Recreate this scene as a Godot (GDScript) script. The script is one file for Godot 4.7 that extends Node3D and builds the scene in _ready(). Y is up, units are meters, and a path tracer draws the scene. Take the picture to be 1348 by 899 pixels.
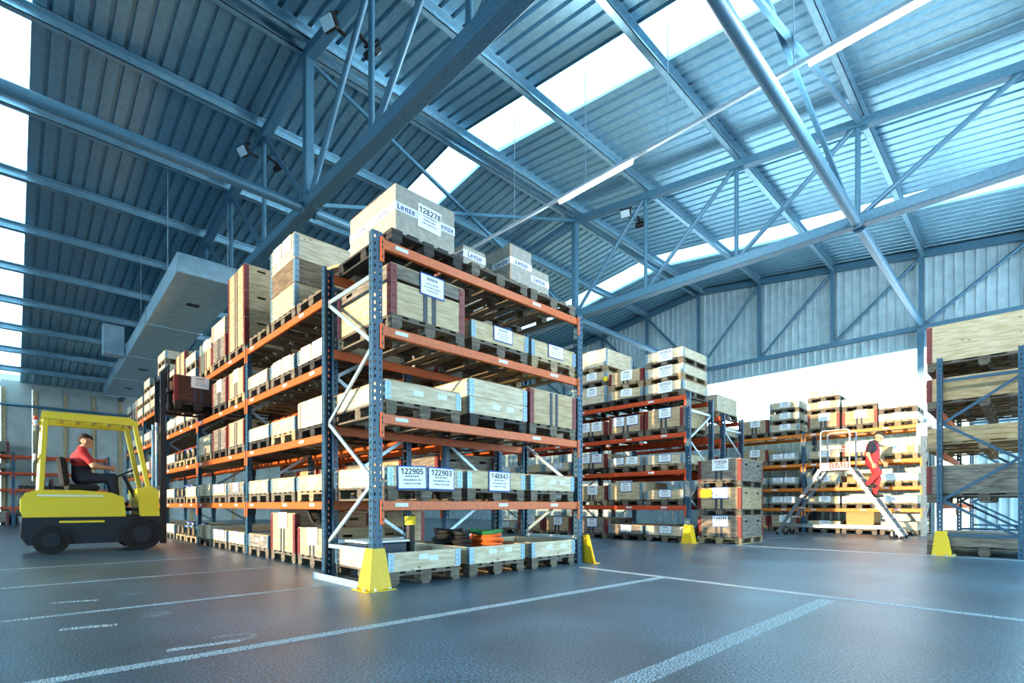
extends Node3D
# A warehouse hall: pallet racks with crates, a fork truck, mobile steps, a steel roof with daylight strips.
# World: X runs along the hall, Z across it (the ridge lies at Z = ZR), Y up, metres. The lens stands at the origin, 0.82 m high.

const ZR := -8.95          # ridge
const YR := 9.05           # underside of the roof sheets at the ridge
const SL := 0.13           # fall of the roof
const XE := 18.85          # inner face of the east wall
const XWEST := -11.4
const ZN := -31.0
const ZS := 6.5

var M := {}
var cache := {}
var taken := {}
var rng := RandomNumberGenerator.new()


func _ready() -> void:
	rng.seed = 7
	# ---- camera, sky, sun, exposure ----
	var cam := Camera3D.new()
	cam.name = "camera"
	add_child(cam)
	cam.projection = Camera3D.PROJECTION_FRUSTUM
	cam.near = 0.1
	cam.far = 200.0
	cam.size = 0.1 * 899.0 / 672.0
	cam.frustum_offset = Vector2(0, 0.1 * 215.5 / 672.0)
	cam.position = Vector3(0, 0.82, 0)
	cam.rotation_degrees = Vector3(0, -(90.0 - 45.674), 0)
	cam.current = true
	var env := Environment.new()
	env.tonemap_mode = Environment.TONE_MAPPER_LINEAR
	env.tonemap_exposure = 1.18
	env.background_mode = Environment.BG_SKY
	env.sdfgi_enabled = true
	env.ssao_enabled = true
	env.ssil_enabled = true
	var sky := Sky.new()
	var sm := ProceduralSkyMaterial.new()
	sm.sky_top_color = Color(0.66, 0.88, 0.98)
	sm.sky_horizon_color = Color(0.82, 0.95, 1.0)
	sm.ground_horizon_color = Color(0.80, 0.90, 0.95)
	sm.ground_bottom_color = Color(0.70, 0.80, 0.86)
	sm.sun_angle_max = 1.0
	sky.sky_material = sm
	env.sky = sky
	env.background_energy_multiplier = 13.0
	var we := WorldEnvironment.new()
	we.name = "surroundings"
	we.environment = env
	add_child(we)
	var sun := DirectionalLight3D.new()
	sun.name = "low_sun"
	sun.light_color = Color(1.0, 0.86, 0.66)
	sun.light_energy = 2.5
	sun.light_angular_distance = 0.6
	sun.shadow_enabled = true
	add_child(sun)
	sun.look_at_from_position(Vector3.ZERO, Vector3(1.0, -0.045, 0.02), Vector3.UP)

	materials()
	building()
	roof_steel()
	hall_services()
	floor_marks()
	racks()
	loose_things()
	fork_truck()
	steps_and_person()


# ================= helpers =================
func numbered(called: String) -> String:
	if not taken.has(called):
		taken[called] = 0
		return called
	taken[called] += 1
	return "%s_%03d" % [called, taken[called]]


func thing(called: String, label: String, category: String, pos := Vector3.ZERO, turn := 0.0, group := "") -> Node3D:
	var o := Node3D.new()
	o.name = numbered(called)
	add_child(o)
	o.position = pos
	o.rotation.y = turn
	o.set_meta("label", label)
	o.set_meta("category", category)
	if group != "":
		o.set_meta("group", group)
	return o


func struct(called: String, label: String, category: String, pos := Vector3.ZERO) -> Node3D:
	var o = thing(called, label, category, pos)
	o.set_meta("kind", "structure")
	return o


func part(parent: Node, called: String, mesh: Mesh, mat: Material, pos := Vector3.ZERO, rot := Vector3.ZERO, label := "") -> MeshInstance3D:
	var o := MeshInstance3D.new()
	o.name = called
	o.mesh = mesh
	o.material_override = mat
	o.position = pos
	o.rotation = rot
	parent.add_child(o, true)
	if label != "":
		o.set_meta("label", label)
	return o


func box(w: float, h: float, d: float) -> Mesh:
	var key = "b%.4f,%.4f,%.4f" % [w, h, d]
	if not cache.has(key):
		var b := BoxMesh.new()
		b.size = Vector3(w, h, d)
		cache[key] = b
	return cache[key]


func st_new() -> SurfaceTool:
	var st := SurfaceTool.new()
	st.begin(Mesh.PRIMITIVE_TRIANGLES)
	return st


func tri(st: SurfaceTool, a: Vector3, b: Vector3, c: Vector3, n: Vector3) -> void:
	var g = (b - a).cross(c - a)
	st.set_normal(n)
	st.set_uv(Vector2.ZERO)
	if g.dot(n) > 0.0:
		var t = b
		b = c
		c = t
	st.add_vertex(a)
	st.add_vertex(b)
	st.add_vertex(c)


func quad(st: SurfaceTool, a: Vector3, b: Vector3, c: Vector3, d: Vector3, towards: Vector3) -> void:
	var n = (b - a).cross(c - a)
	if n.length() < 1e-12:
		n = (c - a).cross(d - a)
	n = n.normalized()
	if n.dot(towards) < 0.0:
		n = -n
	tri(st, a, b, c, n)
	tri(st, a, c, d, n)


func add_box(st: SurfaceTool, lo: Vector3, hi: Vector3) -> void:
	var p = []
	for i in 8:
		p.append(Vector3(hi.x if i & 1 else lo.x, hi.y if i & 2 else lo.y, hi.z if i & 4 else lo.z))
	quad(st, p[0], p[1], p[3], p[2], Vector3(0, 0, -1))
	quad(st, p[4], p[5], p[7], p[6], Vector3(0, 0, 1))
	quad(st, p[0], p[2], p[6], p[4], Vector3(-1, 0, 0))
	quad(st, p[1], p[3], p[7], p[5], Vector3(1, 0, 0))
	quad(st, p[0], p[1], p[5], p[4], Vector3(0, -1, 0))
	quad(st, p[2], p[3], p[7], p[6], Vector3(0, 1, 0))


func cham(w: float, h: float, d: float, c: float) -> Mesh:
	var key = "c%.4f,%.4f,%.4f,%.4f" % [w, h, d, c]
	if cache.has(key):
		return cache[key]
	var st = st_new()
	var e = Vector3(w, h, d) / 2.0
	var v = func(s: Vector3, axis: int) -> Vector3:
		var q = e - Vector3.ONE * c
		q[axis] = e[axis]
		return Vector3(s.x * q.x, s.y * q.y, s.z * q.z)
	for axis in 3:
		var u = (axis + 1) % 3
		var t = (axis + 2) % 3
		for s in [-1.0, 1.0]:
			var q = []
			for k in [[-1.0, -1.0], [1.0, -1.0], [1.0, 1.0], [-1.0, 1.0]]:
				var sg = Vector3.ZERO
				sg[axis] = s
				sg[u] = k[0]
				sg[t] = k[1]
				q.append(v.call(sg, axis))
			var n = Vector3.ZERO
			n[axis] = s
			quad(st, q[0], q[1], q[2], q[3], n)
			for s2 in [-1.0, 1.0]:
				var sa = Vector3.ZERO
				sa[axis] = s
				sa[u] = s2
				sa[t] = -1.0
				var sb = sa
				sb[t] = 1.0
				quad(st, v.call(sa, axis), v.call(sb, axis), v.call(sb, u), v.call(sa, u), Vector3(sa.x, sa.y, sa.z) + sb)
	for i in 8:
		var sg = Vector3(1 if i & 1 else -1, 1 if i & 2 else -1, 1 if i & 4 else -1)
		tri(st, v.call(sg, 0), v.call(sg, 1), v.call(sg, 2), sg.normalized())
	cache[key] = st.commit()
	return cache[key]


func cyl(r: float, h: float, seg := 12, r2 := -1.0) -> Mesh:
	var key = "y%.4f,%.4f,%d,%.4f" % [r, h, seg, r2]
	if not cache.has(key):
		var m := CylinderMesh.new()
		m.bottom_radius = r
		m.top_radius = r if r2 < 0.0 else r2
		m.height = h
		m.radial_segments = seg
		m.rings = 0
		cache[key] = m
	return cache[key]


func along(a: Vector3, b: Vector3, up := Vector3.UP) -> Transform3D:
	var y = (b - a).normalized()
	if abs(y.dot(up)) > 0.99:
		up = Vector3.RIGHT
	var x = y.cross(up).normalized()
	return Transform3D(Basis(x, y, x.cross(y)), (a + b) / 2.0)


func rod(parent: Node, called: String, mat: Material, a: Vector3, b: Vector3, r: float, seg := 10) -> MeshInstance3D:
	var o = part(parent, called, cyl(r, snappedf((b - a).length(), 0.0005), seg), mat)
	o.transform = along(a, b)
	return o


func bar(parent: Node, called: String, mat: Material, a: Vector3, b: Vector3, w: float, d: float, up := Vector3.UP, ch := 0.0) -> MeshInstance3D:
	# w across (perpendicular to up), d along up
	var l = snappedf((b - a).length(), 0.0005)
	var o = part(parent, called, cham(w, l, d, ch) if ch > 0.0 else box(w, l, d), mat)
	o.transform = along(a, b, up)
	return o


func sweep(pts: Array, r: float, seg := 8) -> Mesh:
	var st = st_new()
	st.set_smooth_group(0)
	var rings = []
	var n = pts.size()
	var side = Vector3.ZERO
	for i in n:
		var t = (pts[min(i + 1, n - 1)] - pts[max(i - 1, 0)]).normalized()
		if i == 0:
			side = t.cross(Vector3.UP if abs(t.y) < 0.9 else Vector3.RIGHT).normalized()
		side = (side - t * side.dot(t)).normalized()
		var o = t.cross(side)
		var ring = []
		for k in seg:
			var a = TAU * k / seg
			ring.append(pts[i] + (side * cos(a) + o * sin(a)) * r)
		rings.append(ring)
	for i in n - 1:
		for k in seg:
			var k2 = (k + 1) % seg
			quad(st, rings[i][k], rings[i][k2], rings[i + 1][k2], rings[i + 1][k], rings[i][k] + rings[i][k2] - pts[i] * 2.0)
	for e in [0, n - 1]:
		var out = (pts[e] - pts[1 if e == 0 else n - 2]).normalized()
		for k in range(1, seg - 1):
			tri(st, rings[e][0], rings[e][k], rings[e][k + 1], out)
	return st.commit()


func lathe(prof: Array, seg := 24) -> Mesh:
	# prof: Vector2(r, y) from bottom to top
	var st = st_new()
	for i in prof.size() - 1:
		var p = prof[i]
		var q = prof[i + 1]
		var nn = Vector2(q.y - p.y, p.x - q.x).normalized()
		for k in seg:
			var a = TAU * k / seg
			var b = TAU * (k + 1) / seg
			var A = Vector3(cos(a), 0, sin(a))
			var B = Vector3(cos(b), 0, sin(b))
			var mid = (A + B).normalized()
			quad(st, A * p.x + Vector3.UP * p.y, B * p.x + Vector3.UP * p.y, B * q.x + Vector3.UP * q.y, A * q.x + Vector3.UP * q.y, mid * nn.x + Vector3.UP * nn.y)
	return st.commit()


func prism(poly: Array, depth: float) -> Mesh:
	# a polygon in x, y pulled out along z, centred on z
	var st = st_new()
	var pv := PackedVector2Array(poly)
	var ix = Geometry2D.triangulate_polygon(pv)
	var h = depth / 2.0
	for i in range(0, ix.size(), 3):
		for s in [-1.0, 1.0]:
			tri(st, Vector3(pv[ix[i]].x, pv[ix[i]].y, s * h), Vector3(pv[ix[i + 1]].x, pv[ix[i + 1]].y, s * h), Vector3(pv[ix[i + 2]].x, pv[ix[i + 2]].y, s * h), Vector3(0, 0, s))
	var cw = Geometry2D.is_polygon_clockwise(pv)
	for i in pv.size():
		var a = pv[i]
		var b = pv[(i + 1) % pv.size()]
		var n = Vector3(b.y - a.y, a.x - b.x, 0) * (-1.0 if cw else 1.0)
		quad(st, Vector3(a.x, a.y, -h), Vector3(b.x, b.y, -h), Vector3(b.x, b.y, h), Vector3(a.x, a.y, h), n)
	return st.commit()


func sheet(w: float, h: float, t := 0.003) -> Mesh:
	# a thin board whose front (+z) carries the whole texture
	var key = "s%.4f,%.4f,%.4f" % [w, h, t]
	if cache.has(key):
		return cache[key]
	var st = st_new()
	add_box(st, Vector3(-w / 2, -h / 2, -t / 2), Vector3(w / 2, h / 2, t / 2 - 0.0003))
	st.set_normal(Vector3(0, 0, 1))
	var c = [Vector3(-w / 2, h / 2, t / 2), Vector3(w / 2, h / 2, t / 2), Vector3(w / 2, -h / 2, t / 2), Vector3(-w / 2, -h / 2, t / 2)]
	var uv = [Vector2(0, 0), Vector2(1, 0), Vector2(1, 1), Vector2(0, 1)]
	for i in [0, 1, 2, 0, 2, 3]:
		st.set_normal(Vector3(0, 0, 1))
		st.set_uv(uv[i])
		st.add_vertex(c[i])
	cache[key] = st.commit()
	return cache[key]


func letters(parent: Node, text: String, height: float, mat: Material, pos: Vector3, rot := Vector3.ZERO, bold := true) -> MeshInstance3D:
	var key = "t%s,%.4f" % [text, height]
	if not cache.has(key):
		var f := SystemFont.new()
		f.font_names = PackedStringArray(["Droid Sans"])
		f.font_weight = 700 if bold else 400
		var t := TextMesh.new()
		t.text = text
		t.font = f
		t.font_size = 32
		t.pixel_size = height / 24.0
		t.depth = 0.0012
		t.curve_step = 2.0
		cache[key] = t
	return part(parent, "lettering", cache[key], mat, pos, rot)


# ================= materials =================
func mat(called: String, c: Color, rough := 0.7, metal := 0.0) -> StandardMaterial3D:
	var m := StandardMaterial3D.new()
	m.resource_name = called
	m.albedo_color = c
	m.roughness = rough
	m.metallic = metal
	M[called] = m
	return m


func noise_image(sd: int, freq: float, w: int, h: int, octaves := 4) -> Image:
	var n := FastNoiseLite.new()
	n.seed = sd
	n.noise_type = FastNoiseLite.TYPE_SIMPLEX_SMOOTH
	n.frequency = freq
	n.fractal_octaves = octaves
	return n.get_seamless_image(w, h)


func tinted(im: Image, lo: Color, hi: Color, gain := 1.0) -> ImageTexture:
	im.convert(Image.FORMAT_RGB8)
	var data = im.get_data()
	for i in range(0, data.size(), 3):
		var v = clampf((data[i] / 255.0 - 0.5) * gain + 0.5, 0.0, 1.0)
		var c = lo.lerp(hi, v)
		data[i] = int(c.r * 255)
		data[i + 1] = int(c.g * 255)
		data[i + 2] = int(c.b * 255)
	return ImageTexture.create_from_image(Image.create_from_data(im.get_width(), im.get_height(), false, Image.FORMAT_RGB8, data))


func grain_texture(sd: int, lo: Color, hi: Color, knots: int) -> ImageTexture:
	var im = noise_image(sd, 0.045, 64, 512, 5)
	im.resize(512, 512, Image.INTERPOLATE_CUBIC)
	var t = tinted(im, lo, hi, 1.5)
	var out = t.get_image()
	var r := RandomNumberGenerator.new()
	r.seed = sd
	for k in knots:
		var cx = r.randi_range(20, 490)
		var cy = r.randi_range(20, 490)
		var rad = r.randf_range(4.0, 8.0)
		for x in range(-16, 17):
			for y in range(-12, 13):
				var d = sqrt(x * x * 0.5 + y * y * 1.2) / rad
				if d < 1.0:
					var c = out.get_pixel(cx + x, cy + y)
					out.set_pixel(cx + x, cy + y, c.lerp(Color(0.42, 0.30, 0.20), (1.0 - d) * 0.9))
	return ImageTexture.create_from_image(out)


func triplanar(m: StandardMaterial3D, scale: Vector3, world := true) -> void:
	m.uv1_triplanar = true
	m.uv1_world_triplanar = world
	m.uv1_scale = scale


func print_texture(border: bool, header: bool, sd: int) -> ImageTexture:
	# a printed sheet: pale paper, a blue sleeve edge, rows of unreadable print
	var im := Image.create(128, 92, false, Image.FORMAT_RGB8)
	im.fill(Color(0.95, 0.97, 0.98))
	var r := RandomNumberGenerator.new()
	r.seed = sd
	var y = 14
	if header:
		var x = 34
		while x < 92:
			var w = r.randi_range(5, 8)
			im.fill_rect(Rect2i(x, y, w, 12), Color(0.22, 0.25, 0.32))
			im.fill_rect(Rect2i(x + 2, y + 3, w - 4, 2), Color(0.85, 0.87, 0.9))
			im.fill_rect(Rect2i(x + 2, y + 8, w - 4, 2), Color(0.85, 0.87, 0.9))
			x += w + 3
	y = 38
	for row in 3:
		var x = r.randi_range(22, 34)
		var stop = 128 - x
		while x < stop:
			var w = r.randi_range(3, 9)
			im.fill_rect(Rect2i(x, y, min(w, stop - x), 6), Color(0.40, 0.44, 0.52))
			x += w + 3
		y += 14
	if border:
		var b = Color(0.10, 0.32, 0.66)
		im.fill_rect(Rect2i(0, 0, 128, 5), b)
		im.fill_rect(Rect2i(0, 87, 128, 5), b)
		im.fill_rect(Rect2i(0, 0, 4, 92), b)
		im.fill_rect(Rect2i(124, 0, 4, 92), b)
	return ImageTexture.create_from_image(im)


func materials() -> void:
	var g1 = grain_texture(3, Color(0.86, 0.81, 0.72), Color(1.0, 0.98, 0.94), 9)
	var g2 = grain_texture(11, Color(0.72, 0.69, 0.66), Color(1.0, 0.98, 0.95), 10)
	var defs = [
		["pine_pale", Color8(216, 209, 194), g1], ["pine", Color8(206, 193, 168), g1], ["pine_warm", Color8(196, 174, 140), g1],
		["wood_grey", Color8(142, 139, 132), g2], ["wood_old", Color8(126, 113, 94), g2], ["ply", Color8(190, 174, 148), g1],
		["pallet_wood", Color8(118, 112, 102), g2], ["pallet_new", Color8(176, 158, 126), g2], ["pallet_dark", Color8(58, 58, 58), g2], ["wood_brown", Color8(92, 60, 46), g2],
	]
	for d in defs:
		var m = mat(d[0], d[1], 0.8)
		m.albedo_texture = d[2]
		triplanar(m, Vector3(0.9, 0.9, 0.9))
	var steel = noise_image(21, 0.06, 256, 256, 3)
	var steel_t = tinted(steel.duplicate(), Color(0.87, 0.88, 0.89), Color(1, 1, 1), 1.3)
	var spangle = noise_image(22, 0.02, 256, 256, 2)
	var spangle_t = tinted(spangle, Color(0.90, 0.91, 0.92), Color(1, 1, 1), 1.2)
	for d in [
		["roof_sheet", Color8(148, 190, 208), 0.36, 0.75, spangle_t, 1.2], ["wall_sheet", Color8(184, 206, 212), 0.55, 0.1, spangle_t, 0.5],
		["truss_paint", Color8(76, 120, 143), 0.42, 0.15, steel_t, 0.8], ["purlin", Color8(142, 182, 200), 0.38, 0.55, spangle_t, 0.9],
		["rack_blue", Color8(44, 86, 112), 0.5, 0.1, steel_t, 1.3], ["rack_orange", Color8(214, 98, 32), 0.5, 0.0, steel_t, 1.1],
		["rack_red", Color8(212, 78, 36), 0.5, 0.0, steel_t, 1.1], ["rack_amber", Color8(236, 128, 30), 0.5, 0.0, steel_t, 1.1],
		["galv", Color8(176, 198, 212), 0.4, 0.5, steel_t, 1.4], ["hinge", Color8(132, 166, 186), 0.42, 0.35, steel_t, 5.0],
		["maroon", Color8(122, 44, 44), 0.55, 0.1, steel_t, 2.0], ["duct", Color8(170, 196, 208), 0.38, 0.5, spangle_t, 0.6],
		["guard_yellow", Color8(240, 196, 24), 0.55, 0.0, steel_t, 2.5], ["alu", Color8(158, 168, 176), 0.4, 0.6, steel_t, 2.0],
		["board_wall", Color8(186, 190, 184), 0.8, 0.0, spangle_t, 0.3], ["cardboard", Color8(180, 174, 162), 0.85, 0.0, steel_t, 0.7],
		["cardboard_brown", Color8(196, 150, 100), 0.85, 0.0, steel_t, 0.7],
	]:
		var m = mat(d[0], d[1], d[2], d[3])
		m.albedo_texture = d[4]
		triplanar(m, Vector3.ONE * d[5])
	mat("truck_yellow", Color8(238, 214, 26), 0.35).clearcoat_enabled = true
	mat("truck_dark", Color8(30, 38, 48), 0.5)
	mat("yard_asphalt", Color8(62, 68, 74), 0.9)
	mat("rubber", Color8(26, 27, 30), 0.85)
	mat("black", Color8(20, 22, 26), 0.6)
	mat("band", Color8(44, 56, 72), 0.6)
	mat("paper", Color8(236, 242, 246), 0.8)
	mat("sticker", Color8(214, 224, 232), 0.7)
	mat("ink", Color8(28, 38, 64), 0.8)
	mat("tape_blue", Color8(36, 58, 130), 0.7)
	mat("ink_red", Color8(190, 30, 36), 0.7)
	mat("tape_white", Color8(226, 232, 238), 0.6)
	mat("yellow_plastic", Color8(246, 214, 30), 0.6)
	mat("red_cloth", Color8(186, 54, 60), 0.9)
	mat("navy_cloth", Color8(34, 40, 54), 0.9)
	mat("skin", Color8(206, 158, 132), 0.6)
	mat("hair", Color8(42, 34, 30), 0.8)
	mat("orange_cable", Color8(232, 104, 40), 0.6)
	mat("green_cable", Color8(40, 120, 70), 0.6)
	mat("blue_plastic", Color8(30, 80, 170), 0.5)
	mat("light_red", Color8(220, 60, 30), 0.4)
	mat("glass_dull", Color8(170, 190, 200), 0.25, 0.2)
	for k in 2:
		for b in 2:
			for v in 2:
				var m = mat("print%d%d%d" % [k, b, v], Color.WHITE, 0.75)
				m.albedo_texture = print_texture(b == 1, k == 1, 40 + v + 7 * b)
	# glazing: pale translucent sheets
	var gl = mat("glazing", Color(0.92, 0.98, 1.0, 0.15), 0.08)
	gl.transparency = BaseMaterial3D.TRANSPARENCY_ALPHA
	var skl = mat("skylight", Color(0.94, 0.98, 1.0, 0.7), 0.08)
	skl.transparency = BaseMaterial3D.TRANSPARENCY_ALPHA
	# lit tubes
	var tube = mat("tube_glow", Color(1, 1, 1), 0.5)
	tube.emission_enabled = true
	tube.emission = Color(0.95, 0.99, 1.0)
	tube.emission_energy_multiplier = 6.0
	# floor: rolled asphalt, bluish, worn
	var fl = mat("asphalt", Color8(94, 134, 158), 0.34)
	var grit = noise_image(31, 0.06, 1024, 1024, 3)
	fl.albedo_texture = tinted(grit.duplicate(), Color(0.42, 0.44, 0.46), Color(1, 1, 1), 2.8)
	fl.heightmap_enabled = true
	fl.heightmap_texture = tinted(grit.duplicate(), Color(0, 0, 0), Color(1, 1, 1), 1.6)
	fl.heightmap_scale = 0.12
	fl.metallic_specular = 0.71
	triplanar(fl, Vector3.ONE * 0.8)
	fl.detail_enabled = true
	fl.detail_blend_mode = BaseMaterial3D.BLEND_MODE_MUL
	fl.detail_uv_layer = BaseMaterial3D.DETAIL_UV_2
	fl.detail_albedo = tinted(noise_image(33, 0.012, 512, 512, 5), Color(0.72, 0.73, 0.74), Color(1, 1, 1), 1.5)
	fl.uv2_triplanar = true
	fl.uv2_world_triplanar = true
	fl.uv2_scale = Vector3.ONE * 0.11
	# worn road paint: a cut-out of flakes
	for v in [["line_paint", 136], ["line_faint", 152]]:
		var pm = mat(v[0], Color8(186, 204, 214), 0.7)
		var wn = noise_image(35, 0.10, 512, 512, 4)
		wn.convert(Image.FORMAT_RGBA8)
		var data = wn.get_data()
		for i in range(0, data.size(), 4):
			data[i + 3] = 255 if data[i] > v[1] else 0
			data[i] = 255
			data[i + 1] = 255
			data[i + 2] = 255
		pm.albedo_texture = ImageTexture.create_from_image(Image.create_from_data(512, 512, false, Image.FORMAT_RGBA8, data))
		pm.transparency = BaseMaterial3D.TRANSPARENCY_ALPHA_SCISSOR
		pm.alpha_scissor_threshold = 0.5
		triplanar(pm, Vector3.ONE * 1.3)



# ================= the shell =================
func roof_y(z: float) -> float:
	return YR - SL * abs(z - ZR)


func ribbed_sheet(w: float, z0: float, z1: float, ribs: int, deep: float) -> Mesh:
	# a trapezoid sheet between z0 and z1 that follows the roof, seen from below; x from 0 to w; a plain outer skin above it
	var st = st_new()
	var p = w / ribs
	var pts = []
	for k in ribs:
		for q in [[0.0, 0.0], [0.70, 0.0], [0.76, deep], [0.94, deep]]:
			pts.append(Vector2((k + q[0]) * p, q[1]))
	pts.append(Vector2(w, 0.0))
	var ya = roof_y(z0)
	var yb = roof_y(z1)
	for i in pts.size() - 1:
		var a = pts[i]
		var b = pts[i + 1]
		quad(st, Vector3(a.x, ya + a.y, z0), Vector3(b.x, yb * 0.0 + ya + b.y, z0), Vector3(b.x, yb + b.y, z1), Vector3(a.x, yb + a.y, z1), Vector3.DOWN)
	var t = deep + 0.04
	quad(st, Vector3(0, ya + t, z0), Vector3(w, ya + t, z0), Vector3(w, yb + t, z1), Vector3(0, yb + t, z1), Vector3.UP)
	for x in [0.0, w]:
		quad(st, Vector3(x, ya, z0), Vector3(x, ya + t, z0), Vector3(x, yb + t, z1), Vector3(x, yb, z1), Vector3(-1 if x == 0.0 else 1, 0, 0))
	return st.commit()


func clad_panel(w: float, y0: float, ya: float, yb: float, ribs: int) -> Mesh:
	# vertical wall sheet in the z-y plane, seen from -x; z from 0 to w; top falls from ya to yb; 6 cm thick
	var st = st_new()
	var p = w / ribs
	var pts = []
	for k in ribs:
		for q in [[0.0, 0.0], [0.62, 0.0], [0.70, -0.028], [0.90, -0.028]]:
			pts.append(Vector2((k + q[0]) * p, q[1]))
	pts.append(Vector2(w, 0.0))
	for i in pts.size() - 1:
		var a = pts[i]
		var b = pts[i + 1]
		var ta = lerpf(ya, yb, a.x / w)
		var tb = lerpf(ya, yb, b.x / w)
		quad(st, Vector3(a.y, y0, a.x), Vector3(b.y, y0, b.x), Vector3(b.y, tb, b.x), Vector3(a.y, ta, a.x), Vector3(-1, 0, 0))
	quad(st, Vector3(0.06, y0, 0), Vector3(0.06, y0, w), Vector3(0.06, yb, w), Vector3(0.06, ya, 0), Vector3(1, 0, 0))
	quad(st, Vector3(0, y0, 0), Vector3(0, y0, w), Vector3(0.06, y0, w), Vector3(0.06, y0, 0), Vector3.DOWN)
	return st.commit()


func building() -> void:
	var fl = struct("floor", "dark blue-grey worn asphalt floor of the hall", "floor")
	part(fl, "slab", box(XE - XWEST + 0.4, 0.3, ZS - ZN + 0.4), M.asphalt, Vector3((XE + XWEST) / 2, -0.15, (ZS + ZN) / 2))
	# roof: sheets about a metre wide, three daylight strips
	var roof = struct("ceiling", "ribbed blue-grey steel roof sheets with white daylight strips", "ceiling")
	var cuts = [XWEST - 0.2, -0.74, 0.21, 7.1, 8.05, 15.1, 16.05, XE + 0.2]
	for i in cuts.size() - 1:
		var lit = i % 2 == 1
		var w = cuts[i + 1] - cuts[i]
		var n = 1 if lit else int(round(w / 1.0))
		for k in n:
			for side in 2:
				var zz = ZN - 0.2 if side == 0 else ZS + 0.2
				var at_x = cuts[i] + w * k / n
				if lit:
					var step = 2.22
					var z = ZR
					while abs(z - zz) > 0.3:
						var z2 = move_toward(z, zz, step)
						var key = "glz%.3f,%.3f" % [z, z2]
						if not cache.has(key):
							var st = st_new()
							quad(st, Vector3(0, roof_y(z) + 0.05, z), Vector3(w, roof_y(z) + 0.05, z), Vector3(w, roof_y(z2) + 0.05, z2), Vector3(0, roof_y(z2) + 0.05, z2), Vector3.DOWN)
							cache[key] = st.commit()
						part(roof, "skylight_pane", cache[key], M.skylight, Vector3(at_x, 0, 0), Vector3.ZERO, "white translucent daylight sheet")
						z = z2
				else:
					var key = "rs%.4f,%d" % [w / n, side]
					if not cache.has(key):
						cache[key] = ribbed_sheet(w / n, ZR, zz, 4, 0.06)
					part(roof, "roof_sheet", cache[key], M.roof_sheet, Vector3(at_x, 0, 0))
	# east wall: ribbed cladding, a glazed band, columns and a wind girder
	var east = struct("wall_east", "pale ribbed steel wall above and below the glazed band", "wall")
	var z = ZN - 0.2
	while z < ZS:
		var ww = 1.1
		var zb = min(z + ww, ZS + 0.2)
		var key = "cl%.3f" % (zb - z)
		if not cache.has(key):
			cache[key] = clad_panel(zb - z, 0.0, 3.3, 3.3, 5)
		part(east, "wall_panel", cache[key], M.wall_sheet, Vector3(XE, 0, z))
		var y0 = 5.42 if z > -11.9 and z < 4.6 else 3.3
		part(east, "wall_panel", clad_panel(zb - z, y0, roof_y(z) + 0.04, roof_y(zb) + 0.04, 5), M.wall_sheet, Vector3(XE, 0, z))
		z = zb
	var win = struct("window_1", "long bright glazed band in the ribbed wall", "window")
	for k in 4:
		part(win, "pane", box(0.012, 2.12, 4.15), M.glazing, Vector3(XE + 0.03, 4.36, -9.6 + k * 4.2))
	part(win, "window_frame", box(0.10, 0.06, 17.0), M.wall_sheet, Vector3(XE + 0.02, 3.30, -3.2))
	part(win, "window_frame", box(0.10, 0.06, 17.0), M.wall_sheet, Vector3(XE + 0.02, 5.42, -3.2))
	var gird = struct("trim_1", "blue-grey steel girder frame along the ribbed wall", "girder")
	var xg = XE - 0.16
	bar(gird, "bottom_rail", M.truss_paint, Vector3(xg, 5.93, -24.0), Vector3(xg, 5.93, ZS), 0.12, 0.12)
	for s in [-1, 1]:
		var far = -25.0 if s < 0 else ZS
		bar(gird, "top_rail", M.truss_paint, Vector3(xg, roof_y(ZR) - 0.14, ZR), Vector3(xg, roof_y(far) - 0.14, far), 0.14, 0.18)
	for k in range(-6, 7):
		var zz = ZR + k * 2.22
		var top = roof_y(zz) - 0.2
		bar(gird, "web_post", M.truss_paint, Vector3(xg, 5.93, zz), Vector3(xg, top, zz), 0.10, 0.10, Vector3.RIGHT)
		var zn = zz + (2.22 if k >= 0 else -2.22)
		if k == 0:
			rod(gird, "web_diagonal", M.truss_paint, Vector3(xg, 5.95, zz), Vector3(xg, roof_y(zz - 2.22) - 0.22, zz - 2.22), 0.045)
		rod(gird, "web_diagonal", M.truss_paint, Vector3(xg, 5.95, zz), Vector3(xg, roof_y(zn) - 0.22, zn), 0.045)
	for zz in [ZR + 3 * 2.22, ZR - 3 * 2.22]:
		bar(gird, "column", M.truss_paint, Vector3(xg, 0, zz), Vector3(xg, 5.93, zz), 0.16, 0.16, Vector3.RIGHT)
	# north wall: plaster boards between timber studs
	var north = struct("wall_north", "grey board wall between upright timber studs", "wall")
	for k in range(0, 31):
		var x = XWEST + 0.5 + k * 1.0
		part(north, "wall_panel", box(0.99, 6.5, 0.2), M.board_wall, Vector3(x, 3.25, ZN - 0.1))
		if k > 8 and k < 22:
			part(north, "stud", box(0.11, 5.9, 0.09), M.pine_warm, Vector3(x - 0.4, 2.95, ZN + 0.045), Vector3.ZERO, "bare timber stud")
	var pipe = struct("trim_2", "blue pipe running high along the grey board wall", "pipe")
	rod(pipe, "pipe", M.truss_paint, Vector3(-8, 5.15, ZN + 0.22), Vector3(8, 5.15, ZN + 0.22), 0.06)
	# west wall, outside the picture: tall open gates toward the low sun
	var west = struct("wall_west", "ribbed wall with tall open gates", "wall")
	var gates = [[-20.5, -12.6], [-12.3, -6.45], [-5.9, -1.8]]
	z = ZN
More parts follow.
